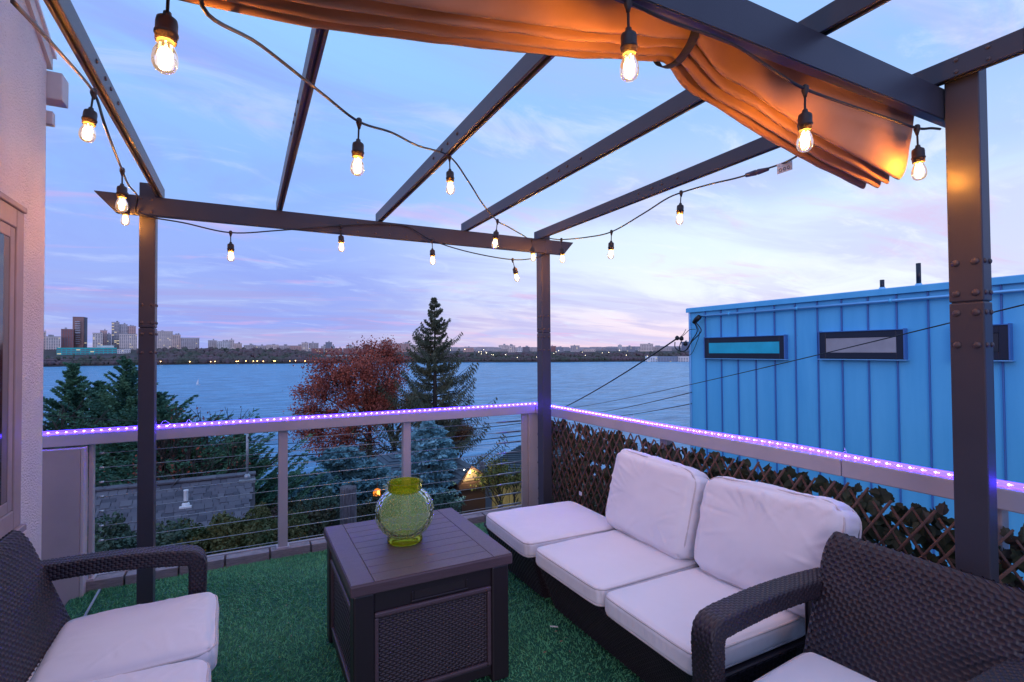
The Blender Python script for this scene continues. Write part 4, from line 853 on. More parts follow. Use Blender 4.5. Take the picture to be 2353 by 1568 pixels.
# ------------------------------------------------------------------ lattice screen with silk leaves
m_wil = mat('willow_stick', (.155,.082,.068), .7, (.095,.052,.045), 18, bump=.5, bscale=90)
ls_ = thing('lattice_screen', 'expanding brown willow lattice woven with dark artificial leaves under the right rail', 'screen', (2.43, 1.6, 0))
LZ0, LZ1, LYA, LYB = .02, .912, -.75, 4.12
slope = 1.55; span = (LZ1-LZ0)/slope
rd = random.Random(3)
for sg, off in ((1, 0), (-1, .03)):
    y = LYA-span+off
    while y < LYB+span:
        j = rd.uniform(-.012,.012); pts_ = []; y0, y1 = (y+j, y+span+j) if sg == 1 else (y+span+j, y+j)
        lowr = .07*max(0, min(1, 1.5-y)); pa, pb = Vector((2.402+.008*sg, y0, LZ0-rd.uniform(0,.02))), Vector((2.402+.008*sg, y1, LZ1-lowr+rd.uniform(-.03,.006)))
        def cl(p_, q_):
            for lim, s2 in ((LYA, -1), (LYB, 1)):
                if (p_.y-lim)*s2 > 0: p_ = p_.lerp(q_, (lim-p_.y)/(q_.y-p_.y))
            return p_
        if not (max(y0,y1) < LYA or min(y0,y1) > LYB):
            A_, B_ = cl(pa, pb), cl(pb, pa)
            if (A_-B_).length > .06:
                mid_ = (A_+B_)/2+Vector((rd.uniform(-.004,.004), rd.uniform(-.005,.005), 0)); r_ = rd.uniform(.0055,.0078)
                tube('willow_stick', [A_, A_.lerp(mid_,.5)+Vector((0,rd.uniform(-.003,.003),0)), mid_, mid_.lerp(B_,.5), B_], [r_, r_*.95, r_, r_*.9, r_*.8], m_wil, ls_, 6)
        y += .078
# leaf meshes
def leaf_me(name, m, s=1.0):
    out = [(0,-.5),(.18,-.44),(.42,-.22),(.50,.0),(.34,.12),(.30,.30),(.12,.34),(0,.55),(-.12,.34),(-.30,.30),(-.34,.12),(-.50,0),(-.42,-.22),(-.18,-.44)]
    V = [(0,0,.05)]+[(x*.09*s, y*.10*s, -.03*abs(x)+.015*y*y) for x, y in out]; V[0] = (0,0,.004)
    me = bpy.data.meshes.new(name); me.from_pydata(V, [], [(0,i,i % 14+1) for i in range(1,15)]); me.materials.append(m); return me
lms = [leaf_me('leaf', mat('silk_leaf_%d' % i, c, .55, tuple(v*.6 for v in c), 14, spec=.35)) for i, c in enumerate([(.034,.056,.034),(.065,.085,.050),(.075,.060,.048),(.085,.090,.070)])]
cand = []
for i in range(4300): cand.append((rd.uniform(LYA, LYB), rd.uniform(LZ0, LZ1-.02-.05*rd.random()), rd.uniform(2.425, 2.475)))
cand.sort(key=lambda q: abs(q[0]-.95) if q[0] < 3.5 else 9)
rV = []; rF = []
for i, (y, z, x) in enumerate(cand):
    mtx = Matrix.Translation((x, y, z)) @ Euler((R(90)+rd.gauss(0,.5), rd.gauss(0,.9)+math.pi*.0, R(-90)+rd.gauss(0,.5)), 'XYZ').to_matrix().to_4x4() @ Matrix.Scale(rd.uniform(.42,.85), 4)
    if i < 300: inst('leaf', lms[i % 4], ls_, mtx)
    else:
        o = len(rV); rV += [mtx @ v.co for v in lms[0].vertices]; rF += [tuple(o+k_ for k_ in p_.vertices) for p_ in lms[0].polygons]
tag(mobj('leaf_mass', rV, rF, lms[1].materials[0], ls_), kind='stuff')
# ------------------------------------------------------------------ LED rope light
m_tubeg = clearglass('rope_tube', (.90,.84,1), .12, (.05,.015,.95), 3.0, .3); m_led = emit('led_bead', (.062,.03,1.0), 230)
rl = thing('rope_light', 'purple glowing LED rope light lying on top of both rails', 'rope light', (2.4, 4.2, 1.0))
path = [Vector((x, 4.169+.003*math.sin(x*3), 1.0105)) for x in np.arange(-1.25, 2.36, .05)]+[Vector((2.375, 4.168, 1.011)), Vector((2.398, 4.152, 1.011)), Vector((2.405, 4.12, 1.011))]+[Vector((2.408+.004*math.sin(y*2.2+.6)+(.05*math.exp(-((y-1.70)/.42)**2))+.02*max(0,min(1,1.4-y)), y, 1.0105)) for y in np.arange(4.06, -1.5, -.06)]
tube('tube', path, .0125, m_tubeg, rl, 10)
L_ = [0]
for a_, b_ in zip(path[:-1], path[1:]): L_.append(L_[-1]+(b_-a_).length)
bV = []; bF = []; s_ = .03; k_ = 0; small = icoV[:12] if False else None
oc = np.array([(0,0,.5),(1,0,0),(0,1,0),(-1,0,0),(0,-1,0),(0,0,-.5)])*.0058; of = [(0,1,2),(0,2,3),(0,3,4),(0,4,1),(5,2,1),(5,3,2),(5,4,3),(5,1,4)]
while s_ < L_[-1]:
    while L_[k_+1] < s_: k_ += 1
    p_ = path[k_].lerp(path[k_+1], (s_-L_[k_])/(L_[k_+1]-L_[k_])); o = len(bV); bV += [tuple(np.array(p_[:])+q*np.array([1,1,1.4])) for q in oc]; bF += [tuple(o+j for j in f_) for f_ in of]; s_ += .044
tag(mobj('led_beads', bV, bF, m_led, rl), kind='stuff')
m_tie = mat('clear_tie', (.6,.5,.8), .3)
for y in (3.95, 2.9, 1.42, .4): tube('cable_tie', [(2.44, y, .999), (2.45, y, 1.02), (2.466, y, 1.024), (2.48, y, 1.018), (2.50, y+.02, 1.035)], .0018, m_tie, rl, 5)
q = PY(365, 985, 4.19); tube('cable_tie', crom([q, q+Vector((.03,0,.05)), q+Vector((.09,0,.01)), q+Vector((.15,0,.02)), q+Vector((.17,0,.05)), q+Vector((.19,0,.02))], 5), .002, m_tie, rl, 5)
# ================================================================== PERGOLA
m_perg = mat('pergola_powder_coat', (.055,.055,.075), .40, (.046,.046,.063), 3, 9, bump=.06, bscale=300, spec=.4, vlo=.3, vhi=.7)
m_bolt = mat('bolt_cap', (.075,.055,.06), .45)
pg = thing('pergola', 'dark taupe metal pergola with open rafters over the deck', 'pergola', (.85, 2.2, 0))
bm = bmesh.new(); bmesh.ops.create_uvsphere(bm, u_segments=10, v_segments=6, radius=1)
for v in bm.verts: v.co.z *= .55
bolt_me = bpy.data.meshes.new('bolt'); bm.to_mesh(bolt_me); bm.free(); bolt_me.materials.append(m_bolt)
for p_ in bolt_me.polygons: p_.use_smooth = True
def bolt(par, loc, ax, r=.011):
    rot = {'x': Matrix.Rotation(R(90), 4, 'Y'), 'y': Matrix.Rotation(R(90), 4, 'X'), 'z': Matrix.Identity(4)}[ax]
    inst('bolt', bolt_me, par, Matrix.Translation(loc) @ rot @ Matrix.Scale(r, 4))
BZ0, BZ1 = 2.30, 2.412; RZ0, RZ1 = 2.414, 2.487
def beam(y0, y1, nm):     # ends cut at a slant: long at the top
    bm = bmesh.new(); xt0, xt1, xb0, xb1 = -.757, 2.455, -.655, 2.355
    vs = [bm.verts.new(c) for c in ((xt0,y0,BZ1),(xt1,y0,BZ1),(xb1,y0,BZ0),(xb0,y0,BZ0),(xt0,y1,BZ1),(xt1,y1,BZ1),(xb1,y1,BZ0),(xb0,y1,BZ0))]
    for f_ in ((0,3,2,1),(4,5,6,7),(0,1,5,4),(1,2,6,5),(2,3,7,6),(3,0,4,7)): bm.faces.new([vs[k_] for k_ in f_])
    bmesh.ops.bevel(bm, geom=bm.edges[:], offset=.003, segments=2, affect='EDGES'); return bobj(nm, bm, m_perg, pg)
fb = beam(3.60, 3.638, 'beam'); nb_ = beam(.889, .925, 'beam')
posts = []
for (x0, x1, y0, y1, top, seam) in ((-.553, -.473, 3.64, 3.729, 2.50, 1.65), (2.164, 2.246, 3.64, 3.729, 2.50, 1.65), (2.164, 2.226, .790, .886, 2.487, 1.655), (-.556, -.473, .790, .886, 2.487, 1.655)):
    bm = bmesh.new(); bm_box(bm, (x0,y0,0), (x1,y1,seam-.002), .004); bm_box(bm, (x0,y0,seam+.002), (x1,y1,top), .004); bm_box(bm, (x0+.006,y0+.006,seam-.02), (x1-.006,y1-.006,seam+.02), 0)
    p_ = bobj('post', bm, m_perg, pg); box('foot_plate', (x0-.03,y0-.03,0), (x1+.03,y1+.03,.014), m_perg, p_, .003); posts.append(p_)
    for dz in (-.145, -.036, .03, .135):
        for q in (.22, .78):
            bolt(p_, (x0+(x1-x0)*q, y0-.001, seam+dz), 'y', .009); xs_ = x0-.001 if x0 > 0 else x1+.001; bolt(p_, (xs_, y0+(y1-y0)*q, seam+dz), 'x', .012 if y0 < 2 else .009)
for cxp in (-.513, 2.205):
    for q in (-.026, .026):
        for z in (BZ0+.022, BZ1-.018): bolt(fb, (cxp+q, 3.599, z), 'y', .007)
for x in (.80, .90, .68, 1.02):
    bolt(fb, (x, 3.599, BZ0+.025), 'y', .007); bolt(fb, (x, 3.599, BZ1-.02), 'y', .007)
rafters = []
for i, xl in enumerate((-.470, .175, .822, 1.477, 2.127)):
    w_ = .034; xr = xl+w_; bm = bmesh.new(); ya, yb = .665, 3.70
    # inverted channel with a slot for the canopy track on the under side
    bm_box(bm, (xl, ya, RZ0+.004), (xl+.011, yb, RZ1), .002); bm_box(bm, (xr-.011, ya, RZ0+.004), (xr, yb, RZ1), .002); bm_box(bm, (xl+.009, ya+.002, RZ0+.02), (xr-.009, yb-.002, RZ1-.001), 0)
    r_ = bobj('rafter', bm, m_perg, pg); rafters.append(r_)
    box('rafter_end_cap', (xl-.002, ya-.006, RZ0+.002), (xr+.002, ya-.0005, RZ1+.002), m_perg, r_, .001)
    sgn = -1 if i >= 1 else 1; fx = xl-.001 if i >= 1 else xr+.001
    for y in (2.42, 2.30, 2.22, 2.10): bolt(r_, (fx, y, RZ0+.043), 'x', .008)
    if i == 4:
        for y in (.75, .835): 
            for z in (RZ0+.018, RZ1-.016): bolt(r_, (xl-.001, y, z), 'x', .007)
# ================================================================== RETRACTABLE CANOPY (bunched against the near beam)
m_can = mat('canopy_fabric', (.46,.26,.165), .85, (.40,.225,.145), 6, bump=.25, bscale=500, bdist=.002, sheen=.1)
KX = [-.46,-.09,.12,.385,.717,1.0,1.07,1.254,1.537,1.8,2.09]; KZ = [2.15,2.158,2.172,2.212,2.268,2.325,2.33,2.275,2.20,2.145,2.10]
cn = thing('shade_canopy', 'tan fabric shade canopy bunched in swags under the near pergola beam', 'canopy', (.8, 1.08, 2.1))
nx, nsn = 150, 72; xs_ = np.linspace(-.44, 2.09, nx); rows_ = []
from mathutils import noise as mn
for ix, x in enumerate(xs_):
    zb = float(np.interp(x, KX, KZ)); pin = math.exp(-((x-1.05)/.09)**2); endf = min(1, (2.09-x)/.25)
    bul = .022*(1-pin)*(1-.9*max(0,min(1,(x-1.3)/.6)))
    key = [(.945,2.405),(.945,2.35-.02*(1-pin)),(.952,zb+.14-.02*pin),(.962+bul*.4,zb+.085-.05*pin),(.974+bul,zb+.035-.025*pin),(.988+bul,zb+.004),(1.002+bul,zb+.012),(1.008+bul,zb+.06),(1.015+bul,zb+.062),(1.023+bul,zb-.002),(1.037+bul,zb+.006),(1.044+bul,zb+.06),(1.052+bul,zb+.06),(1.061+bul,zb-.006),(1.075+bul,zb+.002),(1.082+bul,zb+.06),(1.090+bul,zb+.06),(1.101+bul,zb-.002),(1.116+bul,zb+.012),(1.128+bul,zb+.10),(1.15,2.405)]
    d_ = np.cumsum([0]+[math.hypot(b_[0]-a_[0], b_[1]-a_[1]) for a_, b_ in zip(key[:-1], key[1:])]); s_ = np.concatenate([np.linspace(0, d_[4], 26), np.linspace(d_[4], d_[-1], nsn-26+1)[1:]])
    yy = np.interp(s_, d_, [k_[0] for k_ in key]); zz = np.interp(s_, d_, [k_[1] for k_ in key])
    for k_ in range(nsn):
        nz = mn.noise(Vector((x*3.1, s_[k_]*5, 1)))*.014+mn.noise(Vector((x*8, s_[k_]*9, 4)))*.006
        dcr = math.sin((x-1.05)*26*(1+.3*math.sin(s_[k_]*9)))*.010*math.exp(-((x-1.05)/.28)**2)
        hold = min(1, k_/6.)
        rows_.append((x+.004*mn.noise(Vector((x*4, s_[k_]*6, 9))), yy[k_]+(nz-dcr)*hold, zz[k_]+(nz*.5)*hold))
Fc = np.array([(i*nsn+j, (i+1)*nsn+j, (i+1)*nsn+j+1, i*nsn+j+1) for i in range(nx-1) for j in range(nsn-1)], dtype=np.int32)
fo = mobj('fabric', rows_, Fc, m_can, cn, True); sm = fo.modifiers.new('thick', 'SOLIDIFY'); sm.thickness = .0025
sm2 = fo.modifiers.new('soft', 'SUBSURF'); sm2.levels = 1; sm2.render_levels = 1
m_strap = mat('black_webbing', (.022,.02,.022), .75, (.015,.014,.015), 60, bump=.4, bscale=300)
def band(name, pts, hw, m, par):
    V = []; Fc = []
    for p_ in pts:
        for dx_, dn in ((-hw,0),(hw,0),(hw,.003),(-hw,.003)): V.append((p_[0]+dx_, p_[1]-dn, p_[2]))
    for i in range(len(pts)-1):
        for j in range(4): k2 = (j+1) % 4; Fc.append((i*4+j, i*4+k2, i*4+4+k2, i*4+4+j))
    return mobj(name, V, Fc, m, par, True)
band('strap', crom([(1.05,.96,2.47),(1.05,.94,2.43),(1.045,.948,2.40),(1.045,.955,2.375),(1.055,.975,2.335),(1.07,1.02,2.317),(1.08,1.07,2.312),(1.08,1.13,2.335),(1.07,1.16,2.41)], 6), .014, m_strap, cn)
for i, dy_ in enumerate((1.085,1.116,1.148)): tube('batten', [(-.44, dy_+.02, 2.19), (-.44, dy_+.02, 2.1905)], .004, m_strap, cn, 5)
for xl in (-.453, .192, .839, 1.494): box('track_runner', (xl-.007, 1.04, 2.39), (xl+.007, 1.10, 2.418), m_perg, cn, .002)
# ================================================================== STRING LIGHTS
m_sock = mat('lamp_socket_rubber', (.035,.026,.026), .5, spec=.4); m_cord = mat('string_cord', (.012,.011,.013), .45)
m_bulb = clearglass('bulb_glass', (1,.97,.92), .02, (1,.58,.22), .32, .25); m_fil = emit('filament', (1,.60,.24), 26); m_halo = None
def lathe_me(name, prof, m, n=20):
    o = lathe(name, prof, m, None, n); me = o.data; bpy.data.objects.remove(o); return me
LS = .86
def lsc(P): return [(r_*LS, z_*LS-(.012 if z_ < -.01 else 0)) for r_, z_ in P]
sock_me = lathe_me('lamp_socket', lsc([(.0035,0),(.0035,-.052),(.008,-.054),(.009,-.062),(.020,-.070),(.0215,-.078),(.0215,-.100),(.0235,-.101),(.0235,-.106),(.0215,-.107),(.0205,-.122),(.017,-.122),(.017,-.112),(.001,-.112)]), m_sock)
bulb_me = lathe_me('bulb', lsc([(.0125,-.113),(.0135,-.124),(.018,-.134),(.0235,-.148),(.0255,-.162),(.0245,-.174),(.020,-.184),(.012,-.190),(.001,-.192)]), m_bulb)
_o = tubes('filament', [([Vector((.0085*math.cos(a_), .0085*math.sin(a_), -.120)), Vector((.010*math.cos(a_+.3), .010*math.sin(a_+.3), -.142)), Vector((.008*math.cos(a_+.6), .008*math.sin(a_+.6), -.164))], .0020) for a_ in (0, 1.57, 3.14, 4.71)], m_fil, None, 6); fil_me = _o.data; bpy.data.objects.remove(_o)
conn_me = lathe_me('connector', [(.005,.012),(.009,.008),(.010,-.004),(.006,-.016),(.004,-.024)], m_sock, 12)
base_glow = lathe_me('socket_glow', lsc([(.0165,-.1135),(.0165,-.121)]), emit('collar_glow', (1,.45,.06), 2.2), 14)  # ring gives off its own glow, in place of bulb light on the socket
BULB_W = 5.6
def string(name, label, pts, lamps, ends=()):
    root = thing(name, label, 'string light', lamps[0][0])
    tube('cord', crom(pts, 7), .0042, m_cord, root, 7)
    for k_, (loc, tx, ty) in enumerate(lamps):
        loc = Vector(loc); inst('connector', conn_me, root, Matrix.Translation(loc))
        mt = Matrix.Translation(loc) @ Euler((R(tx), R(ty), random.uniform(0,6)), 'XYZ').to_matrix().to_4x4()
        s = inst('lamp_socket', sock_me, root, mt)
        for nm, me in (('bulb', bulb_me), ('filament', fil_me), ('socket_glow', base_glow)): o = bpy.data.objects.new(nm, me); link(o, s)
        lt = bpy.data.objects.new('bulb_light', bpy.data.lights.new('bulb_light', 'POINT')); lt.data.energy = BULB_W; lt.data.color = (1,.34,.035); lt.data.shadow_soft_size = .012
        lt.visible_camera = True; link(lt, s); lt.location = (0,0,-.142)
    return root
V3 = Vector
c2, c3, c4 = PXX(215,212,-.44), PXX(281,392,-.46), PY(318,462,3.56)
c5, c6, c7, c8 = PY(530,535,3.55), PY(783,519,3.585), PY(993,553,3.56), PY(1178,597,3.56)
string('string_light', 'string light running down the left rafter and along the far beam', [PY(30,5,1.15), PY(128,110,1.45), c2, PY(240,285,2.0), PY(262,345,2.25), c3, PY(295,425,3.0), PY(316,452,3.5), PY(312,486,3.58), PY(330,497,3.59), PY(420,512,3.57), c5, PY(640,530,3.58), c6, PY(860,516,3.585), PY(935,521,3.59), c7, PY(1080,580,3.56), c8, PY(1235,592,3.6), PY(1255,580,3.63)],
  [(c2, 3, 10), (c3, 2, 3), (c4+V3((-.055,0,.03)), 0, 2), (c5, 2, 1), (c6, 0, 2), (c7, 1, 2), (c8, 4, 12)])
c1, c9, c10, c11, c12 = PY(388,-38,1.16), PY(825,280,1.7), PY(1033,360,2.28), PY(1143,508,2.95), PY(1222,551,3.5)
string('string_light', 'string light crossing the deck diagonally from the canopy to the far right corner', [V3((-.36,1.15,2.36)), c1, V3((-.05,1.16,2.32)), PY(465,15,1.08), PY(600,105,1.3), PY(740,215,1.55), c9, PY(900,305,1.85), PY(960,335,2.05), c10, PY(1075,415,2.5), PY(1110,470,2.75), c11, PY(1165,520,3.1), PY(1200,540,3.4), c12, PY(1262,548,3.58)],
  [(c1, 2, 2), (c9, 1, 2), (c10, 3, 4), (c11, -3, -6), (c12, 2, 10)])
c13, c14, c15 = PXX(1290,551,2.115), PXX(1405,533,2.11), PXX(1565,443,2.11)
st3 = string('string_light', 'string light along the right rafter ending in a plug under the canopy', [PY(1262,548,3.58), PXX(1275,550,2.11), c13, PXX(1345,546,2.11), c14, PXX(1480,490,2.11), PXX(1530,458,2.11), c15, PXX(1630,424,2.11), PXX(1690,410,2.1), PXX(1740,395,2.08), PXX(1800,375,2.05), PXX(1830,360,1.98)], [(c13, 2, 2), (c14, -2, 3), (c15, 3, 3)])
pa, pb = PXX(1715,403,2.085), PXX(1765,389,2.075); tube('plug', [pa, pa.lerp(pb,.45), pa.lerp(pb,.5), pa.lerp(pb,.55), pb], [.010,.013,.009,.013,.008], mat('plug_violet', (.05,.04,.09), .5), st3, 10)
q = PXX(1803,385,2.05); m_tagp = mat('paper_tag', (.72,.74,.78), .7)
tg = box('paper_tag', (q.x-.001, q.y-.035, q.z-.02), (q.x+.001, q.y+.035, q.z+.024), m_tagp, st3, .001, mtx=None)
for k_ in (-1, 0, 1): lathe('printed_mark', [(.007,-.0003),(.007,.0003),(.005,.0003),(.005,-.0003)], m_navy, tg, 14, (0,0,0), close=True).matrix_basis = Matrix.Translation((q.x-.0018, q.y+k_*.019, q.z-.006)) @ Matrix.Rotation(R(90), 4, 'Y')
c16, c17, c18 = PY(1443,5,.905), PY(1850,205,.905), PY(2107,295,.905)
string('string_light', 'string light hung along the near beam in front of the bunched canopy', [V3((.1,.88,2.31)), V3((.45,.885,2.292)), c16, PY(1540,50,.90), PY(1680,100,.905), PY(1790,170,.905), c17, PY(1960,245,.905), PY(2040,272,.905), c18, PXX(2140,295,2.1), PXX(2160,297,2.168)], [(c16, 2, 3), (c17, -2, 2), (c18, 2, -2)])
# ================================================================== WICKER
def wickmat(name, c): return mat(name, c, .42, tuple(v*.8 for v in c), 10, spec=.45)
m_wick = wickmat('wicker_espresso', (.027,.0185,.027))
def weave(name, f, ul, vl, m, parent, pu=.022, pv=.0105, amp=.0028, ru=8, rv=6, sgn=1):
    nu, nv = int(ul/pu*ru), int(vl/pv*rv); U, Vv = np.meshgrid(np.linspace(0,1,nu+1), np.linspace(0,1,nv+1)); P = f(U, Vv)
    du = np.gradient(P, axis=1); dv = np.gradient(P, axis=0); Nn = unit(np.cross(du, dv))*sgn
    i = U*ul/pu; j = Vv*vl/pv; row = np.floor(j); fv = j-row
    p = ((i+row)/2) % 1; q = np.clip(np.abs(p-.5)/.43, 0, 1); top = (1-q**7)*(1-.25*np.abs(2*fv-1)**2)+.12*np.cos((p-.5)*np.pi)   # a strand that dives under the upright at both ends
    groove = 1-np.abs(2*fv-1)**9; jit_ = .12*np.sin(row*12.9898+np.floor((i+row)/2)*78.233)
    zh = amp*((top+jit_*(q < 1))*groove*1.6-1.0); zv = np.full_like(zh, -amp*1.0)
    h = np.maximum(zh, zv); P = P+Nn*h[...,None]; w1 = nu+1
    a = (np.arange(nv)[:,None]*w1+np.arange(nu)[None]).ravel(); Fq = np.stack([a, a+1, a+w1+1, a+w1], 1).astype(np.int32)
    if sgn < 0: Fq = Fq[:, ::-1]
    return tag(mobj(name, P.reshape(-1,3), Fq, m, parent, True), kind='stuff')
def rrect(U, a, b, rc):     # rounded rectangle by arc length, half sizes a and b
    L1, L2, Lc = 2*(a-rc), 2*(b-rc), np.pi/2*rc; T = 2*L1+2*L2+4*Lc; s = (U % 1.0)*T
    e = [L1, L1+Lc, L1+Lc+L2, L1+2*Lc+L2, 2*L1+2*Lc+L2, 2*L1+3*Lc+L2, 2*L1+3*Lc+2*L2]
    c1 = [s < e[0], s < e[1], s < e[2], s < e[3], s < e[4], s < e[5], s < e[6]]
    q = lambda k_: (s-e[k_])/rc
    X = np.select(c1, [-a+rc+s, a-rc+rc*np.sin(q(0)), a+0*s, a-rc+rc*np.cos(q(2)), a-rc-(s-e[3]), -a+rc-rc*np.sin(q(4)), -a+0*s], -a+rc-rc*np.cos(q(6)))
    Yv = np.select(c1, [-b+0*s, -b+rc-rc*np.cos(q(0)), -b+rc+(s-e[1]), b-rc+rc*np.sin(q(2)), b+0*s, b-rc+rc*np.cos(q(4)), b-rc-(s-e[5])], -b+rc-rc*np.sin(q(6)))
    return X, Yv
def chair_frame(root, mt, W, back_w, seat_d=.62, arm_h=.60, mats=m_wick, pu=.0165, pv=.0135, arms=(-1, 1)):
    mt_np = np.array(mt)
    def tw(P): return P @ mt_np[:3,:3].T + mt_np[:3,3]
    # back: closed slab swept upward, leaning back; local x forward, y lateral
    def back(U, V):
        z = .06+V*.74; th = .045*np.sqrt(np.clip(1-np.clip((V-.93)/.07,0,1)**2, .02, 1)); hw = back_w/2*(.93+.07*np.clip(V/.9,0,1)); hw = hw-.035*(1-np.sqrt(np.clip(1-np.clip((V-.86)/.14,0,1)**2,0,1)))
        y, xx = rrect(U, hw, th/2, th*.42); xx = -xx
        x = .40*(.8-z)*1.0*np.where(z > .3, 1, 1)-.02+xx; x = np.minimum(x, .19+xx)
        return tw(np.stack([x, y, z], -1))
    weave('backrest', back, (back_w+.05)*2, .74, mats, root, pu, pv, .0026, 7, 7, sgn=-1)
    # arms: rounded beam running forward, then bending down into the front leg
    for sg in arms:
        key = [V3((-.06,0,.598)), V3((.10,0,.603)), V3((.30,0,.600)), V3((.47,0,.585)), V3((.555,0,.574)), V3((.590,0,.563)), V3((.606,0,.530)), V3((.607,0,.47)), V3((.603,0,.33)), V3((.585,0,.02))]
        cl = crom([k_+V3((0,sg*W,arm_h-.602)) for k_ in key], 10); C = np.array([p_[:] for p_ in cl]); L = np.concatenate([[0], np.cumsum(np.linalg.norm(np.diff(C,axis=0),axis=1))]); tot = L[-1]
        wid = np.interp(L/tot, [0,.3,.5,.62,1], [.046,.048,.050,.047,.040]); hei = np.interp(L/tot, [0,.3,.5,.62,1], [.034,.033,.034,.034,.031])
        def arm(U, V):
            q = V*tot; ctr = np.stack([np.interp(q, L, C[:,k_]) for k_ in range(3)], -1); e_ = .02; ta = np.stack([np.interp(np.minimum(q+e_,tot), L, C[:,k_])-np.interp(np.maximum(q-e_,0), L, C[:,k_]) for k_ in range(3)], -1); ta = unit(ta)
            sd_ = np.zeros_like(ta); sd_[...,1] = 1; up = np.cross(ta, sd_); ca, cb = rrect(U, np.interp(q, L, wid), np.interp(q, L, hei), .012)
            return tw(ctr+sd_*ca[...,None]+up*cb[...,None])
        weave('arm', arm, .36, tot, mats, root, .0115, .0130, .0021, 5, 6, sgn=1)
    # rear legs and seat box
    hwid = W-.02
    for sg in arms:
        bm = bmesh.new(); bm_box(bm, (.02,sg*hwid-.03,0), (.085,sg*hwid+.03,.57), .008, 2, mt); bobj('rear_leg', bm, mats, root)
    def skirt(U, V):
        z = .31-V*.25; per = (U*4) % 4; hx0, hx1, hy = .13, seat_d, hwid-.03; x = np.where(per < 1, hx1-.0*per, np.where(per < 2, hx1-(per-1)*(hx1-hx0), np.where(per < 3, hx0, hx0+(per-3)*(hx1-hx0)))); y = np.where(per < 1, -hy+per*2*hy, np.where(per < 2, hy, np.where(per < 3, hy-(per-2)*2*hy, -hy))); x = x-V*.02*(per < 1)
        return tw(np.stack([x+0*z, y, z], -1))
    weave('seat_skirt', skirt, 2*(seat_d-.13)+4*hwid, .25, mats, root, pu, pv, sgn=1 if False else -1)
    bm = bmesh.new(); bm_box(bm, (.12,-hwid+.02,.27), (seat_d-.01,hwid-.02,.315), .01, 2, mt); bobj('seat_frame', bm, mats, root)
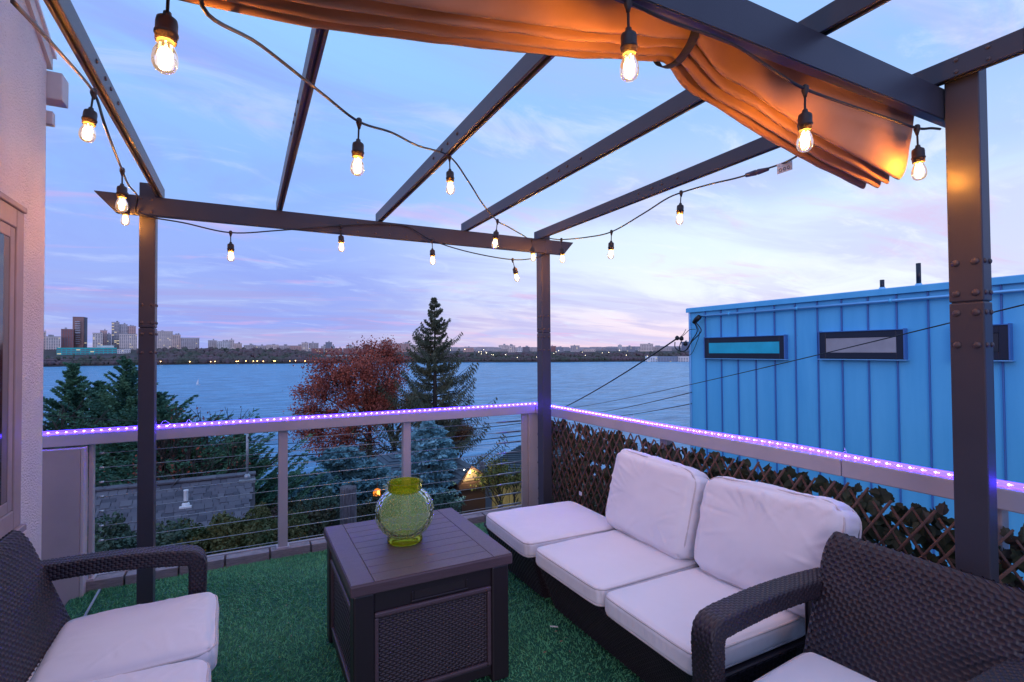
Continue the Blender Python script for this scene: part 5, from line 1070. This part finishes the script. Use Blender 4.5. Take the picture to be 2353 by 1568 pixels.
# ------------------------------------------------------------------ cushions
m_cush = mat('cushion_canvas', (.80,.765,.82), .85, (.765,.73,.785), 3, bump=.3, bscale=420, bdist=.002, sheen=.15)
m_pipe = mat('cushion_piping', (.60,.54,.56), .8)
def cushion(name, label, w_, d_, h_, mt, r=.026, puff=.02, seed=1, wr=.004, group=None, cuts=56, corner=.05, cat='cushion', sag=0):
    bm = bmesh.new(); bmesh.ops.create_cube(bm, size=2); bmesh.ops.subdivide_edges(bm, edges=bm.edges[:], cuts=cuts, use_grid_fill=True)
    rq = random.Random(seed); CRS = []
    for _ in range(int(26*min(1.2, wr/.008))+5):
        a_ = rq.uniform(0, 2*math.pi); ex_ = max(abs(math.cos(a_)), abs(math.sin(a_))); cx0, cy0 = math.cos(a_)/ex_*w_/2*rq.uniform(.7,1.0), math.sin(a_)/ex_*d_/2*rq.uniform(.7,1.0); dr_ = V3((-cx0, -cy0, 0)).normalized(); dr_.rotate(Euler((0,0,rq.gauss(0,.55)))); CRS.append((V3((cx0,cy0,0)), dr_, rq.uniform(.06,.22), rq.uniform(.004,.009), rq.uniform(.35,1)*wr*.62*rq.choice((1,1,-1))))
    core = V3((w_/2-r, d_/2-r, h_/2-r)); sv_ = V3((seed*3.7, seed*1.3, 0))
    for v in bm.verts:
        u, t_, s_ = v.co; p_ = V3((u*w_/2, t_*d_/2, s_*h_/2))
        q = V3((max(-core.x,min(core.x,p_.x)), max(-core.y,min(core.y,p_.y)), max(-core.z,min(core.z,p_.z)))); n_ = p_-q; nl = n_.normalized() if n_.length > 1e-6 else V3((0,0,0))
        c_ = q+nl*r
        # pulled-in plan corners and soft crown
        k_ = (abs(u)*abs(t_))**8; c_.x *= 1-corner*k_; c_.y *= 1-corner*k_
        crown = (1-abs(u)**3.2)*(1-abs(t_)**3.2); c_.z += (1 if s_ > 0 else -.25)*abs(s_)**2*puff*crown-sag*crown*(s_ > 0)
        ed = max(abs(u), abs(t_)); side = 1-abs(s_)
        f_ = mn.noise(V3((p_.x*5, p_.y*5, p_.z*3))+sv_)*.8*wr+mn.noise(V3((p_.x*14, p_.y*14, p_.z*6))+sv_)*.18*wr
        for (o_, dv_, ln2, wd2, am2) in CRS:
            rx, ry = p_.x-o_.x, p_.y-o_.y; al = rx*dv_.x+ry*dv_.y
            if -.02 < al < ln2:
                ac_ = abs(-rx*dv_.y+ry*dv_.x)
                if ac_ < wd2*3: f_ += am2*math.exp(-(ac_/wd2)**2)*(1-al/ln2)*min(1,(al+.02)/.03)
        g_ = math.sin((p_.x if abs(t_) > abs(u) else p_.y)*150+3*mn.noise(p_*9+sv_))*.0016*(ed > .985)*side*min(1, wr/.003)
        rip = mn.ridged_multi_fractal(V3((p_.x*5, p_.y*5, seed)), 1, 2, 3, 1, 2)*.0022*wr/.004*ed**2
        dn = V3((0,0,1 if s_ > 0 else -1)) if abs(s_) > .98 else nl
        v.co = c_+dn*(f_+rip)+nl*g_
    root = thing(name, label, cat, (mt @ V3((0,0,-h_/2))), group)
    for v in bm.verts: v.co = mt @ v.co
    bobj('cover', bm, m_cush, root, True)
    for zz in (1, -1):
        pts_ = []; rc = r*1.5; hx, hy = w_/2-.003, d_/2-.003
        for cx_, cy_, a0 in ((hx-rc,hy-rc,0),(-hx+rc,hy-rc,90),(-hx+rc,-hy+rc,180),(hx-rc,-hy+rc,270)):
            for a in range(0, 91, 15): pts_.append(V3((cx_+rc*math.cos(R(a0+a)), cy_+rc*math.sin(R(a0+a)), zz*(h_/2-r*.36))))
        # keep the cord on the cover's own edge: pull the corners in the same way
        P2 = [];
        pts_.append(pts_[0].copy())
        for a, b_ in zip(pts_[:-1], pts_[1:]):
            nn = max(1, int((b_-a).length/.03))
            for k_ in range(nn): P2.append(a.lerp(b_, k_/nn))
        P2.append(P2[0].copy())
        for p_ in P2:
            u, t_ = p_.x/(w_/2), p_.y/(d_/2); k_ = (abs(u)*abs(t_))**8; p_.x *= 1-corner*k_; p_.y *= 1-corner*k_
        tube('piping', [mt @ p_ for p_ in P2], .0046, m_pipe, root, 6)
    return root
def TR(x, y, z, rz=0, rx=0, ry=0): return Matrix.Translation((x,y,z)) @ Euler((R(rx),R(ry),R(rz)), 'XYZ').to_matrix().to_4x4()
# ------------------------------------------------------------------ sofa (right, two-seat module plus chaise)
def sofa_module(name, label, y0, y1, back=False):
    root = thing(name, label, 'sofa', (1.85, (y0+y1)/2, 0), 'wicker sofa modules')
    xt, xb, xk = 1.475, 1.575, 2.16; zt = .305; L1 = y1-y0
    def loop(U, V):
        # front, far end, back, near end of a tapering tub
        z = zt-V*(zt-.03); xf = xt+(xb-xt)*V; tp = .05*V; per = U*4; ya, yb = y0+tp, y1-tp; xk_ = xk-tp
        x = np.where(per < 1, xf, np.where(per < 2, xf+(per-1)*(xk_-xf), np.where(per < 3, xk_, xk_-(per-3)*(xk_-xf)))); y = np.where(per < 1, ya+per*(yb-ya), np.where(per < 2, yb, np.where(per < 3, yb-(per-2)*(yb-ya), ya)))
        return np.stack([x, y, z], -1)
    def front(U, V): z = zt-V*(zt-.03); return np.stack([xt+(xb-xt)*V+.012*(1-np.minimum(1,np.minimum(U,1-U)*L1/.03)), y0+U*L1+(.05*V)*(1-2*U), z], -1)
    weave('front_panel', front, L1, .285, m_wick, root, .0155, .0125, ru=5, rv=5, sgn=-1)
    def endp(U, V, yy, s_): z = zt-V*(zt-.03); x0 = xt+(xb-xt)*V+.002; return np.stack([x0+U*(xk-x0), np.full_like(U, yy)+(-s_)*.05*V, z], -1)
    weave('side_panel', lambda U, V: endp(U, V, y1-.001, 1), .68, .285, m_wick, root, .024, .0115, ru=5, rv=4, sgn=1 if False else -1); weave('side_panel', lambda U, V: endp(U, V, y0+.001, -1), .68, .285, m_wick, root, .024, .0115, ru=5, rv=4, sgn=1)
    def rim(U, V):
        a = V*math.pi/2; return np.stack([xt+.02-.02*np.sin(a)-.0, y0+U*L1, zt+.0+.02*np.cos(a)-.02], -1)
    weave('rim', rim, L1, .035, m_wick, root, .024, .0115, ru=5, rv=4, sgn=-1)
    box('seat_deck', (xt+.015, y0+.006, zt-.03), (xk, y1-.006, zt), m_wick, root, .01)
    if back: box('backrest', (2.165, y0+.02, .05), (2.225, y1-.02, .64), m_wick, root, .02, 3)
    return root
sofa_module('wicker_sofa', 'dark brown wicker two-seat sofa module along the lattice screen', 1.33, 2.585, True)
sofa_module('wicker_chaise', 'dark brown wicker footstool module at the far end of the sofa', 2.60, 3.30)
SG = 'white seat cushions of the sofa'
cushion('seat_cushion', 'white seat cushion on the backless far module by the corner post', .70, .63, .092, TR(1.785, 2.90, .352, -2), seed=1, group=SG, puff=.012, corner=.04)
cushion('seat_cushion', 'white seat cushion in the middle of the sofa behind the table', .67, .60, .092, TR(1.775, 2.245, .352, 1), seed=2, group=SG, puff=.014, corner=.04)
cushion('seat_cushion', 'white seat cushion at the near end of the sofa behind the armchair arm', .67, .56, .092, TR(1.775, 1.64, .352, 0), seed=3, group=SG, puff=.014, corner=.04)
m_cushlab = mat('care_label', (.7,.66,.72), .8)
q = PZ(1334, 1136, .392); tag(box('care_label', (q.x-.001, q.y-.018, q.z-.01), (q.x+.001, q.y+.018, q.z+.02), m_cushlab, None, .0005), 'small white care label sticking up at the back of the far seat cushion', 'label')
BG = 'white back pillows of the sofa'
def pillow_m(y, lean, yaw_, x=2.125, z=.62, roll=0): return Matrix.Translation((x, y, z)) @ Euler((0,0,R(yaw_)), 'XYZ').to_matrix().to_4x4() @ Matrix.Rotation(R(-90+lean), 4, 'Y') @ Matrix.Rotation(R(roll), 4, 'Z')
cushion('back_pillow', 'white back pillow leaning upright on the middle of the sofa', .47, .66, .15, pillow_m(2.30, 14, 0, 2.115, .625, -2), r=.05, puff=.035, seed=7, wr=.012, group=BG, corner=.06)
cushion('back_pillow', 'white back pillow with a folded corner at the near end of the sofa', .47, .70, .15, pillow_m(1.56, 15, 0, 2.12, .628, 2), r=.05, puff=.035, seed=9, wr=.014, group=BG, corner=.07)
# ------------------------------------------------------------------ armchair (right foreground)
mt = TR(1.985, .925, 0, 180-2)
ac = thing('wicker_armchair', 'dark brown wicker armchair in the right foreground facing the table', 'armchair', (1.75, .92, 0), 'wicker armchairs')
chair_frame(ac, mt, .315, .60)
cushion('seat_cushion', 'pale seat cushion on the foreground armchair cut by the bottom edge', .47, .52, .09, TR(1.60, .905, .375, 5), seed=12, puff=.012, corner=.05)
# ------------------------------------------------------------------ loveseat (left)
mt = TR(-.80, 2.19, 0, 0)
lv = thing('wicker_loveseat', 'dark brown wicker loveseat against the stucco wall at the left', 'loveseat', (-.5, 2.19, 0))
chair_frame(lv, mt, .62, 1.19, .66, pu=.0150, pv=.0125)
cushion('seat_cushion', 'pale seat cushion on the far half of the left loveseat', .55, .55, .11, TR(-.375, 2.455, .37, 2), r=.045, puff=.02, seed=14, wr=.006, corner=.04, group='loveseat cushions')
cushion('seat_cushion', 'pale seat cushion on the near half of the left loveseat', .55, .54, .11, TR(-.385, 1.90, .37, -1), r=.045, puff=.024, seed=16, wr=.007, corner=.04, group='loveseat cushions')
# ================================================================== STORAGE TABLE
m_tab = mat('table_resin', (.105,.066,.080), .40, (.086,.053,.066), 4, bump=.25, bscale=30, bdist=.003, stretch=(2,30,30)); m_tabi = mat('table_wicker_resin', (.042,.026,.034), .42, (.034,.021,.028), 8); m_tabd = mat('table_resin_dark', (.022,.014,.019), .45)
TX0, TX1, TY0, TY1, TZ = .372, 1.096, 2.125, 2.915, .57
tb = thing('storage_table', 'square dark brown resin storage table with wicker panels', 'table', (.73, 2.52, 0))
lid = box('lid', (TX0, TY0, TZ-.05), (TX1, TY1, TZ-.004), m_tab, tb, .006)
bw = .095
box('border_board', (TX0+.003, TY0+.003, TZ-.02), (TX0+bw, TY1-.003, TZ), m_tab, lid, .003); box('border_board', (TX1-bw, TY0+.003, TZ-.02), (TX1-.003, TY1-.003, TZ), m_tab, lid, .003)
npk = 10; pw = (TY1-TY0-.006)/npk
for i in range(npk): box('plank', (TX0+bw+.002, TY0+.003+i*pw+.001, TZ-.02), (TX1-bw-.002, TY0+.003+(i+1)*pw-.001, TZ-.0004), m_tab, lid, .0015)
ins = .014; cwd = .085
for sx in (0, 1):
    for sy in (0, 1):
        x0 = TX0+ins if sx == 0 else TX1-ins-cwd; y0 = TY0+ins if sy == 0 else TY1-ins-cwd
        box('corner_leg', (x0, y0, 0), (x0+cwd, y0+cwd, TZ-.051), m_tabd, tb, .008)
def tpanel(side):
    if side == 'front': A = lambda a, z, o: (TX0+ins+cwd+a, TY0+ins+.014-o, z); ln_ = TX1-TX0-2*(ins+cwd)
    elif side == 'back': A = lambda a, z, o: (TX0+ins+cwd+a, TY1-ins-.014+o, z); ln_ = TX1-TX0-2*(ins+cwd)
    elif side == 'left': A = lambda a, z, o: (TX0+ins+.014-o, TY0+ins+cwd+a, z); ln_ = TY1-TY0-2*(ins+cwd)
    else: A = lambda a, z, o: (TX1-ins-.014+o, TY0+ins+cwd+a, z); ln_ = TY1-TY0-2*(ins+cwd)
    def bx(nm, a0, a1, z0, z1, o0, o1, m, bev=.004, par=tb):
        p_, q_ = A(a0, z0, o0), A(a1, z1, o1); return box(nm, [min(a,b_) for a, b_ in zip(p_, q_)], [max(a,b_) for a, b_ in zip(p_, q_)], m, par, bev)
    pnl = bx('side_panel', -.001, ln_+.001, .04, TZ-.055, -.03, -.012, m_tabd, 0)
    bx('top_rail', 0, ln_, .435, TZ-.052, -.012, .004, m_tabd, .004, pnl); bx('bottom_rail', 0, ln_, .03, .075, -.012, .002, m_tabd, .004, pnl)
    bx('rim', 0, ln_, .41, .433, -.012, .010, m_tab, .007, pnl); bx('rim', 0, .018, .0755, .4095, -.012, .006, m_tab, .005, pnl); bx('rim', ln_-.018, ln_, .0755, .4095, -.012, .006, m_tab, .005, pnl); bx('rim', .0185, ln_-.0185, .0755, .092, -.012, .006, m_tab, .005, pnl)
    z0, z1, a0, a1 = .094, .408, .02, ln_-.02
    def f_(U, V):
        a = a0+U*(a1-a0); z = z1-V*(z1-z0); p_ = A(0,0,-.008); out = np.zeros(U.shape+(3,)); 
        if side in ('front','back'): out[...,0] = TX0+ins+cwd+a; out[...,1] = p_[1]
        else: out[...,0] = p_[0]; out[...,1] = TY0+ins+cwd+a
        out[...,2] = z; return out
    m_ins = m_tabi
    if side == 'left': weave('wicker_insert', f_, a1-a0, z1-z0, m_tabi, pnl, .013, .0125, .003, 6, 6, 1)
    elif side == 'front': weave('wicker_insert', f_, a1-a0, z1-z0, m_tabi, pnl, .0155, .0098, .0032, 6, 6, -1)
    else: weave('wicker_insert', f_, a1-a0, z1-z0, m_tab, pnl, .026, .010, .004, 4, 4, 1 if side == 'back' else -1)
    if side == 'front':
        c_ = ln_/2+.02; bx('handle_recess', c_-.115, c_+.115, .452, .486, .004, .0055, mat('recess_shade', (.02,.013,.016), .6), .0005, pnl)  # shallow plate, the hollow's shade is put into its darker colour
        bx('handle_lip', c_-.13, c_+.13, .440, .4515, .004, .010, m_tabd, .004, pnl); bx('handle_lip', c_-.13, c_-.118, .452, .488, .004, .009, m_tabd, .003, pnl); bx('handle_lip', c_+.118, c_+.13, .452, .488, .004, .009, m_tabd, .003, pnl)
for s_ in ('front', 'left', 'right', 'back'): tpanel(s_)
# ================================================================== GLASS VASE
def glass(name, c, rough=.02, ior=1.45):
    m = bpy.data.materials.new(name); m.use_nodes = True; t = m.node_tree; b = t.nodes['Principled BSDF']
    b.inputs['Base Color'].default_value = c+(1,); b.inputs['Roughness'].default_value = rough; b.inputs['IOR'].default_value = ior; b.inputs['Transmission Weight'].default_value = .84
    n = t.nodes.new('ShaderNodeTexNoise'); n.inputs['Scale'].default_value = 9; tc_ = t.nodes.new('ShaderNodeTexCoord'); t.links.new(tc_.outputs['Object'], n.inputs['Vector']); bp = t.nodes.new('ShaderNodeBump'); bp.inputs['Strength'].default_value = .15; bp.inputs['Distance'].default_value = .01; t.links.new(n.outputs['Fac'], bp.inputs['Height']); t.links.new(bp.outputs[0], b.inputs['Normal'])
    return m
vx, vy = .70, 2.515; vs = thing('glass_vase', 'round green glass vase covered in raised discs standing on the table', 'vase', (vx, vy, TZ))
def tinted(name, tint, dif, kd, rough=.04, fr=.35):
    m = bpy.data.materials.new(name); m.use_nodes = True; t = m.node_tree; t.nodes.clear(); nn = lambda k_: t.nodes.new(k_)
    tr = nn('ShaderNodeBsdfTransparent'); tr.inputs[0].default_value = tint+(1,); df = nn('ShaderNodeBsdfDiffuse'); df.inputs[0].default_value = dif+(1,); tl = nn('ShaderNodeBsdfTranslucent'); tl.inputs[0].default_value = dif+(1,)
    gl = nn('ShaderNodeBsdfGlossy'); gl.inputs['Roughness'].default_value = rough; m0 = nn('ShaderNodeMixShader'); m0.inputs[0].default_value = .5; t.links.new(df.outputs[0], m0.inputs[1]); t.links.new(tl.outputs[0], m0.inputs[2])
    m1 = nn('ShaderNodeMixShader'); m1.inputs[0].default_value = kd; t.links.new(tr.outputs[0], m1.inputs[1]); t.links.new(m0.outputs[0], m1.inputs[2])
    lw = nn('ShaderNodeLayerWeight'); lw.inputs[0].default_value = fr; m2 = nn('ShaderNodeMixShader'); t.links.new(lw.outputs['Fresnel'], m2.inputs[0]); t.links.new(m1.outputs[0], m2.inputs[1]); t.links.new(gl.outputs[0], m2.inputs[2])
    o = nn('ShaderNodeOutputMaterial'); t.links.new(m2.outputs[0], o.inputs[0]); return m
m_vg = tinted('vase_glass', (.95,.98,.87), (.60,.78,.38), .20, .05, .12); m_vd = tinted('vase_disc_glass', (.90,.97,.80), (.62,.80,.45), .18, .03, .14); m_vr = tinted('vase_disc_rim', (.82,.90,.60), (.78,.88,.52), .45, .06, .12); m_vy = tinted('vase_glass_yellow', (.84,.86,.26), (.62,.66,.03), .30, .05, .15)
VZ = TZ+.001; KV = .86
lathe('foot', [(.001,.012),(.075,.012),(.082,.004),(.090,0),(.092,.006),(.090,.026),(.078,.034),(.07,.030),(.001,.020)], m_vy, vs, 56, (vx, vy, VZ), close=True)
rowsd = []
for k_ in range(9):
    la = R(-52+k_*13); nn = max(8, int(2*math.pi*math.cos(la)/R(15.5)))
    if k_ in (4,): continue
    for j in range(nn): rowsd.append((la, 2*math.pi*(j+.5*(k_ % 2))/nn))
rc = np.array([(math.cos(a)*math.cos(b_), math.cos(a)*math.sin(b_), math.sin(a)) for a, b_ in rowsd])
nth, nph = 300, 130; Vv = []; ph = np.linspace(R(-58), R(56), nph); th = np.linspace(0, 2*np.pi, nth, endpoint=False)
TH, PH = np.meshgrid(th, ph); dirs = np.stack([np.cos(PH)*np.cos(TH), np.cos(PH)*np.sin(TH), np.sin(PH)], -1); dmax = (dirs.reshape(-1,3) @ rc.T).max(1).reshape(TH.shape); angd = np.arccos(np.clip(dmax,-1,1)); ar = R(5.6)
dsp = np.where(angd < ar*1.18, .002, 0)+np.exp(-((angd-ar)/R(1.1))**2)*.0062; dsp = dsp*0.0
RB, HC = .150, .168; rad = RB+dsp; P = np.stack([vx+rad*dirs[...,0], vy+rad*dirs[...,1], VZ+HC+.150*dirs[...,2]*(1+dsp/RB)], -1)
Pin = np.stack([vx+(RB-.005)*dirs[...,0], vy+(RB-.005)*dirs[...,1], VZ+HC+.145*dirs[...,2]], -1)
VV = np.concatenate([P.reshape(-1,3), Pin[::-1].reshape(-1,3)]); nr = 2*nph; a = (np.arange(nr-1)[:,None]*nth+np.arange(nth)[None]); b2 = (np.arange(nr-1)[:,None]*nth+(np.arange(nth)[None]+1) % nth)
Fq = np.stack([a, b2, b2+nth, a+nth], -1).reshape(-1,4); last = (nr-1)*nth+np.arange(nth); first = np.arange(nth); Fq = np.concatenate([Fq, np.stack([last, np.roll(last,-1), np.roll(first,-1), first], -1)]).astype(np.int32)
body_ = mobj('body', VV, Fq, m_vg, vs, True)
_d = lathe('raised_disc', [(.001,.0026),(.011,.0022),(.0152,.0010)], m_vd, None, 18, close=True); disc_me = _d.data; bpy.data.objects.remove(_d)
_d = lathe('disc_rim', [(.0150,0),(.0154,.0020),(.0166,.0032),(.0180,.0018),(.0184,0)], m_vr, None, 18, close=True); rim_me = _d.data; bpy.data.objects.remove(_d)
for (la, lo_) in rowsd:
    if not R(-56) < la < R(54): continue
    nd = V3((math.cos(la)*math.cos(lo_), math.cos(la)*math.sin(lo_), math.sin(la))); mt_d = Matrix.Translation(V3((vx, vy, VZ+HC))+nd*(RB+.0004)) @ nd.to_track_quat('Z', 'Y').to_matrix().to_4x4()
    dk = inst('raised_disc', disc_me, body_, mt_d); ro_ = bpy.data.objects.new('disc_rim', rim_me); link(ro_, body_); ro_.matrix_basis = mt_d
rn = RB*math.cos(R(56)); zn = HC+.150*math.sin(R(56))
lathe('neck', [(rn-.004,zn-.004),(rn+.001,zn-.004),(rn+.003,zn+.008),(rn+.002,zn+.036),(rn+.010,zn+.044),(rn+.011,zn+.050),(rn+.006,zn+.054),(rn,zn+.052),(rn-.004,zn+.04),(rn-.004,zn-.004)], m_vy, vs, 56, (vx, vy, VZ), close=True)
for o in list(vs.children): o.matrix_basis = Matrix.Translation((vx, vy, VZ)) @ Matrix.Diagonal((.93,.93,.84,1)) @ Matrix.Translation((-vx, -vy, -VZ))
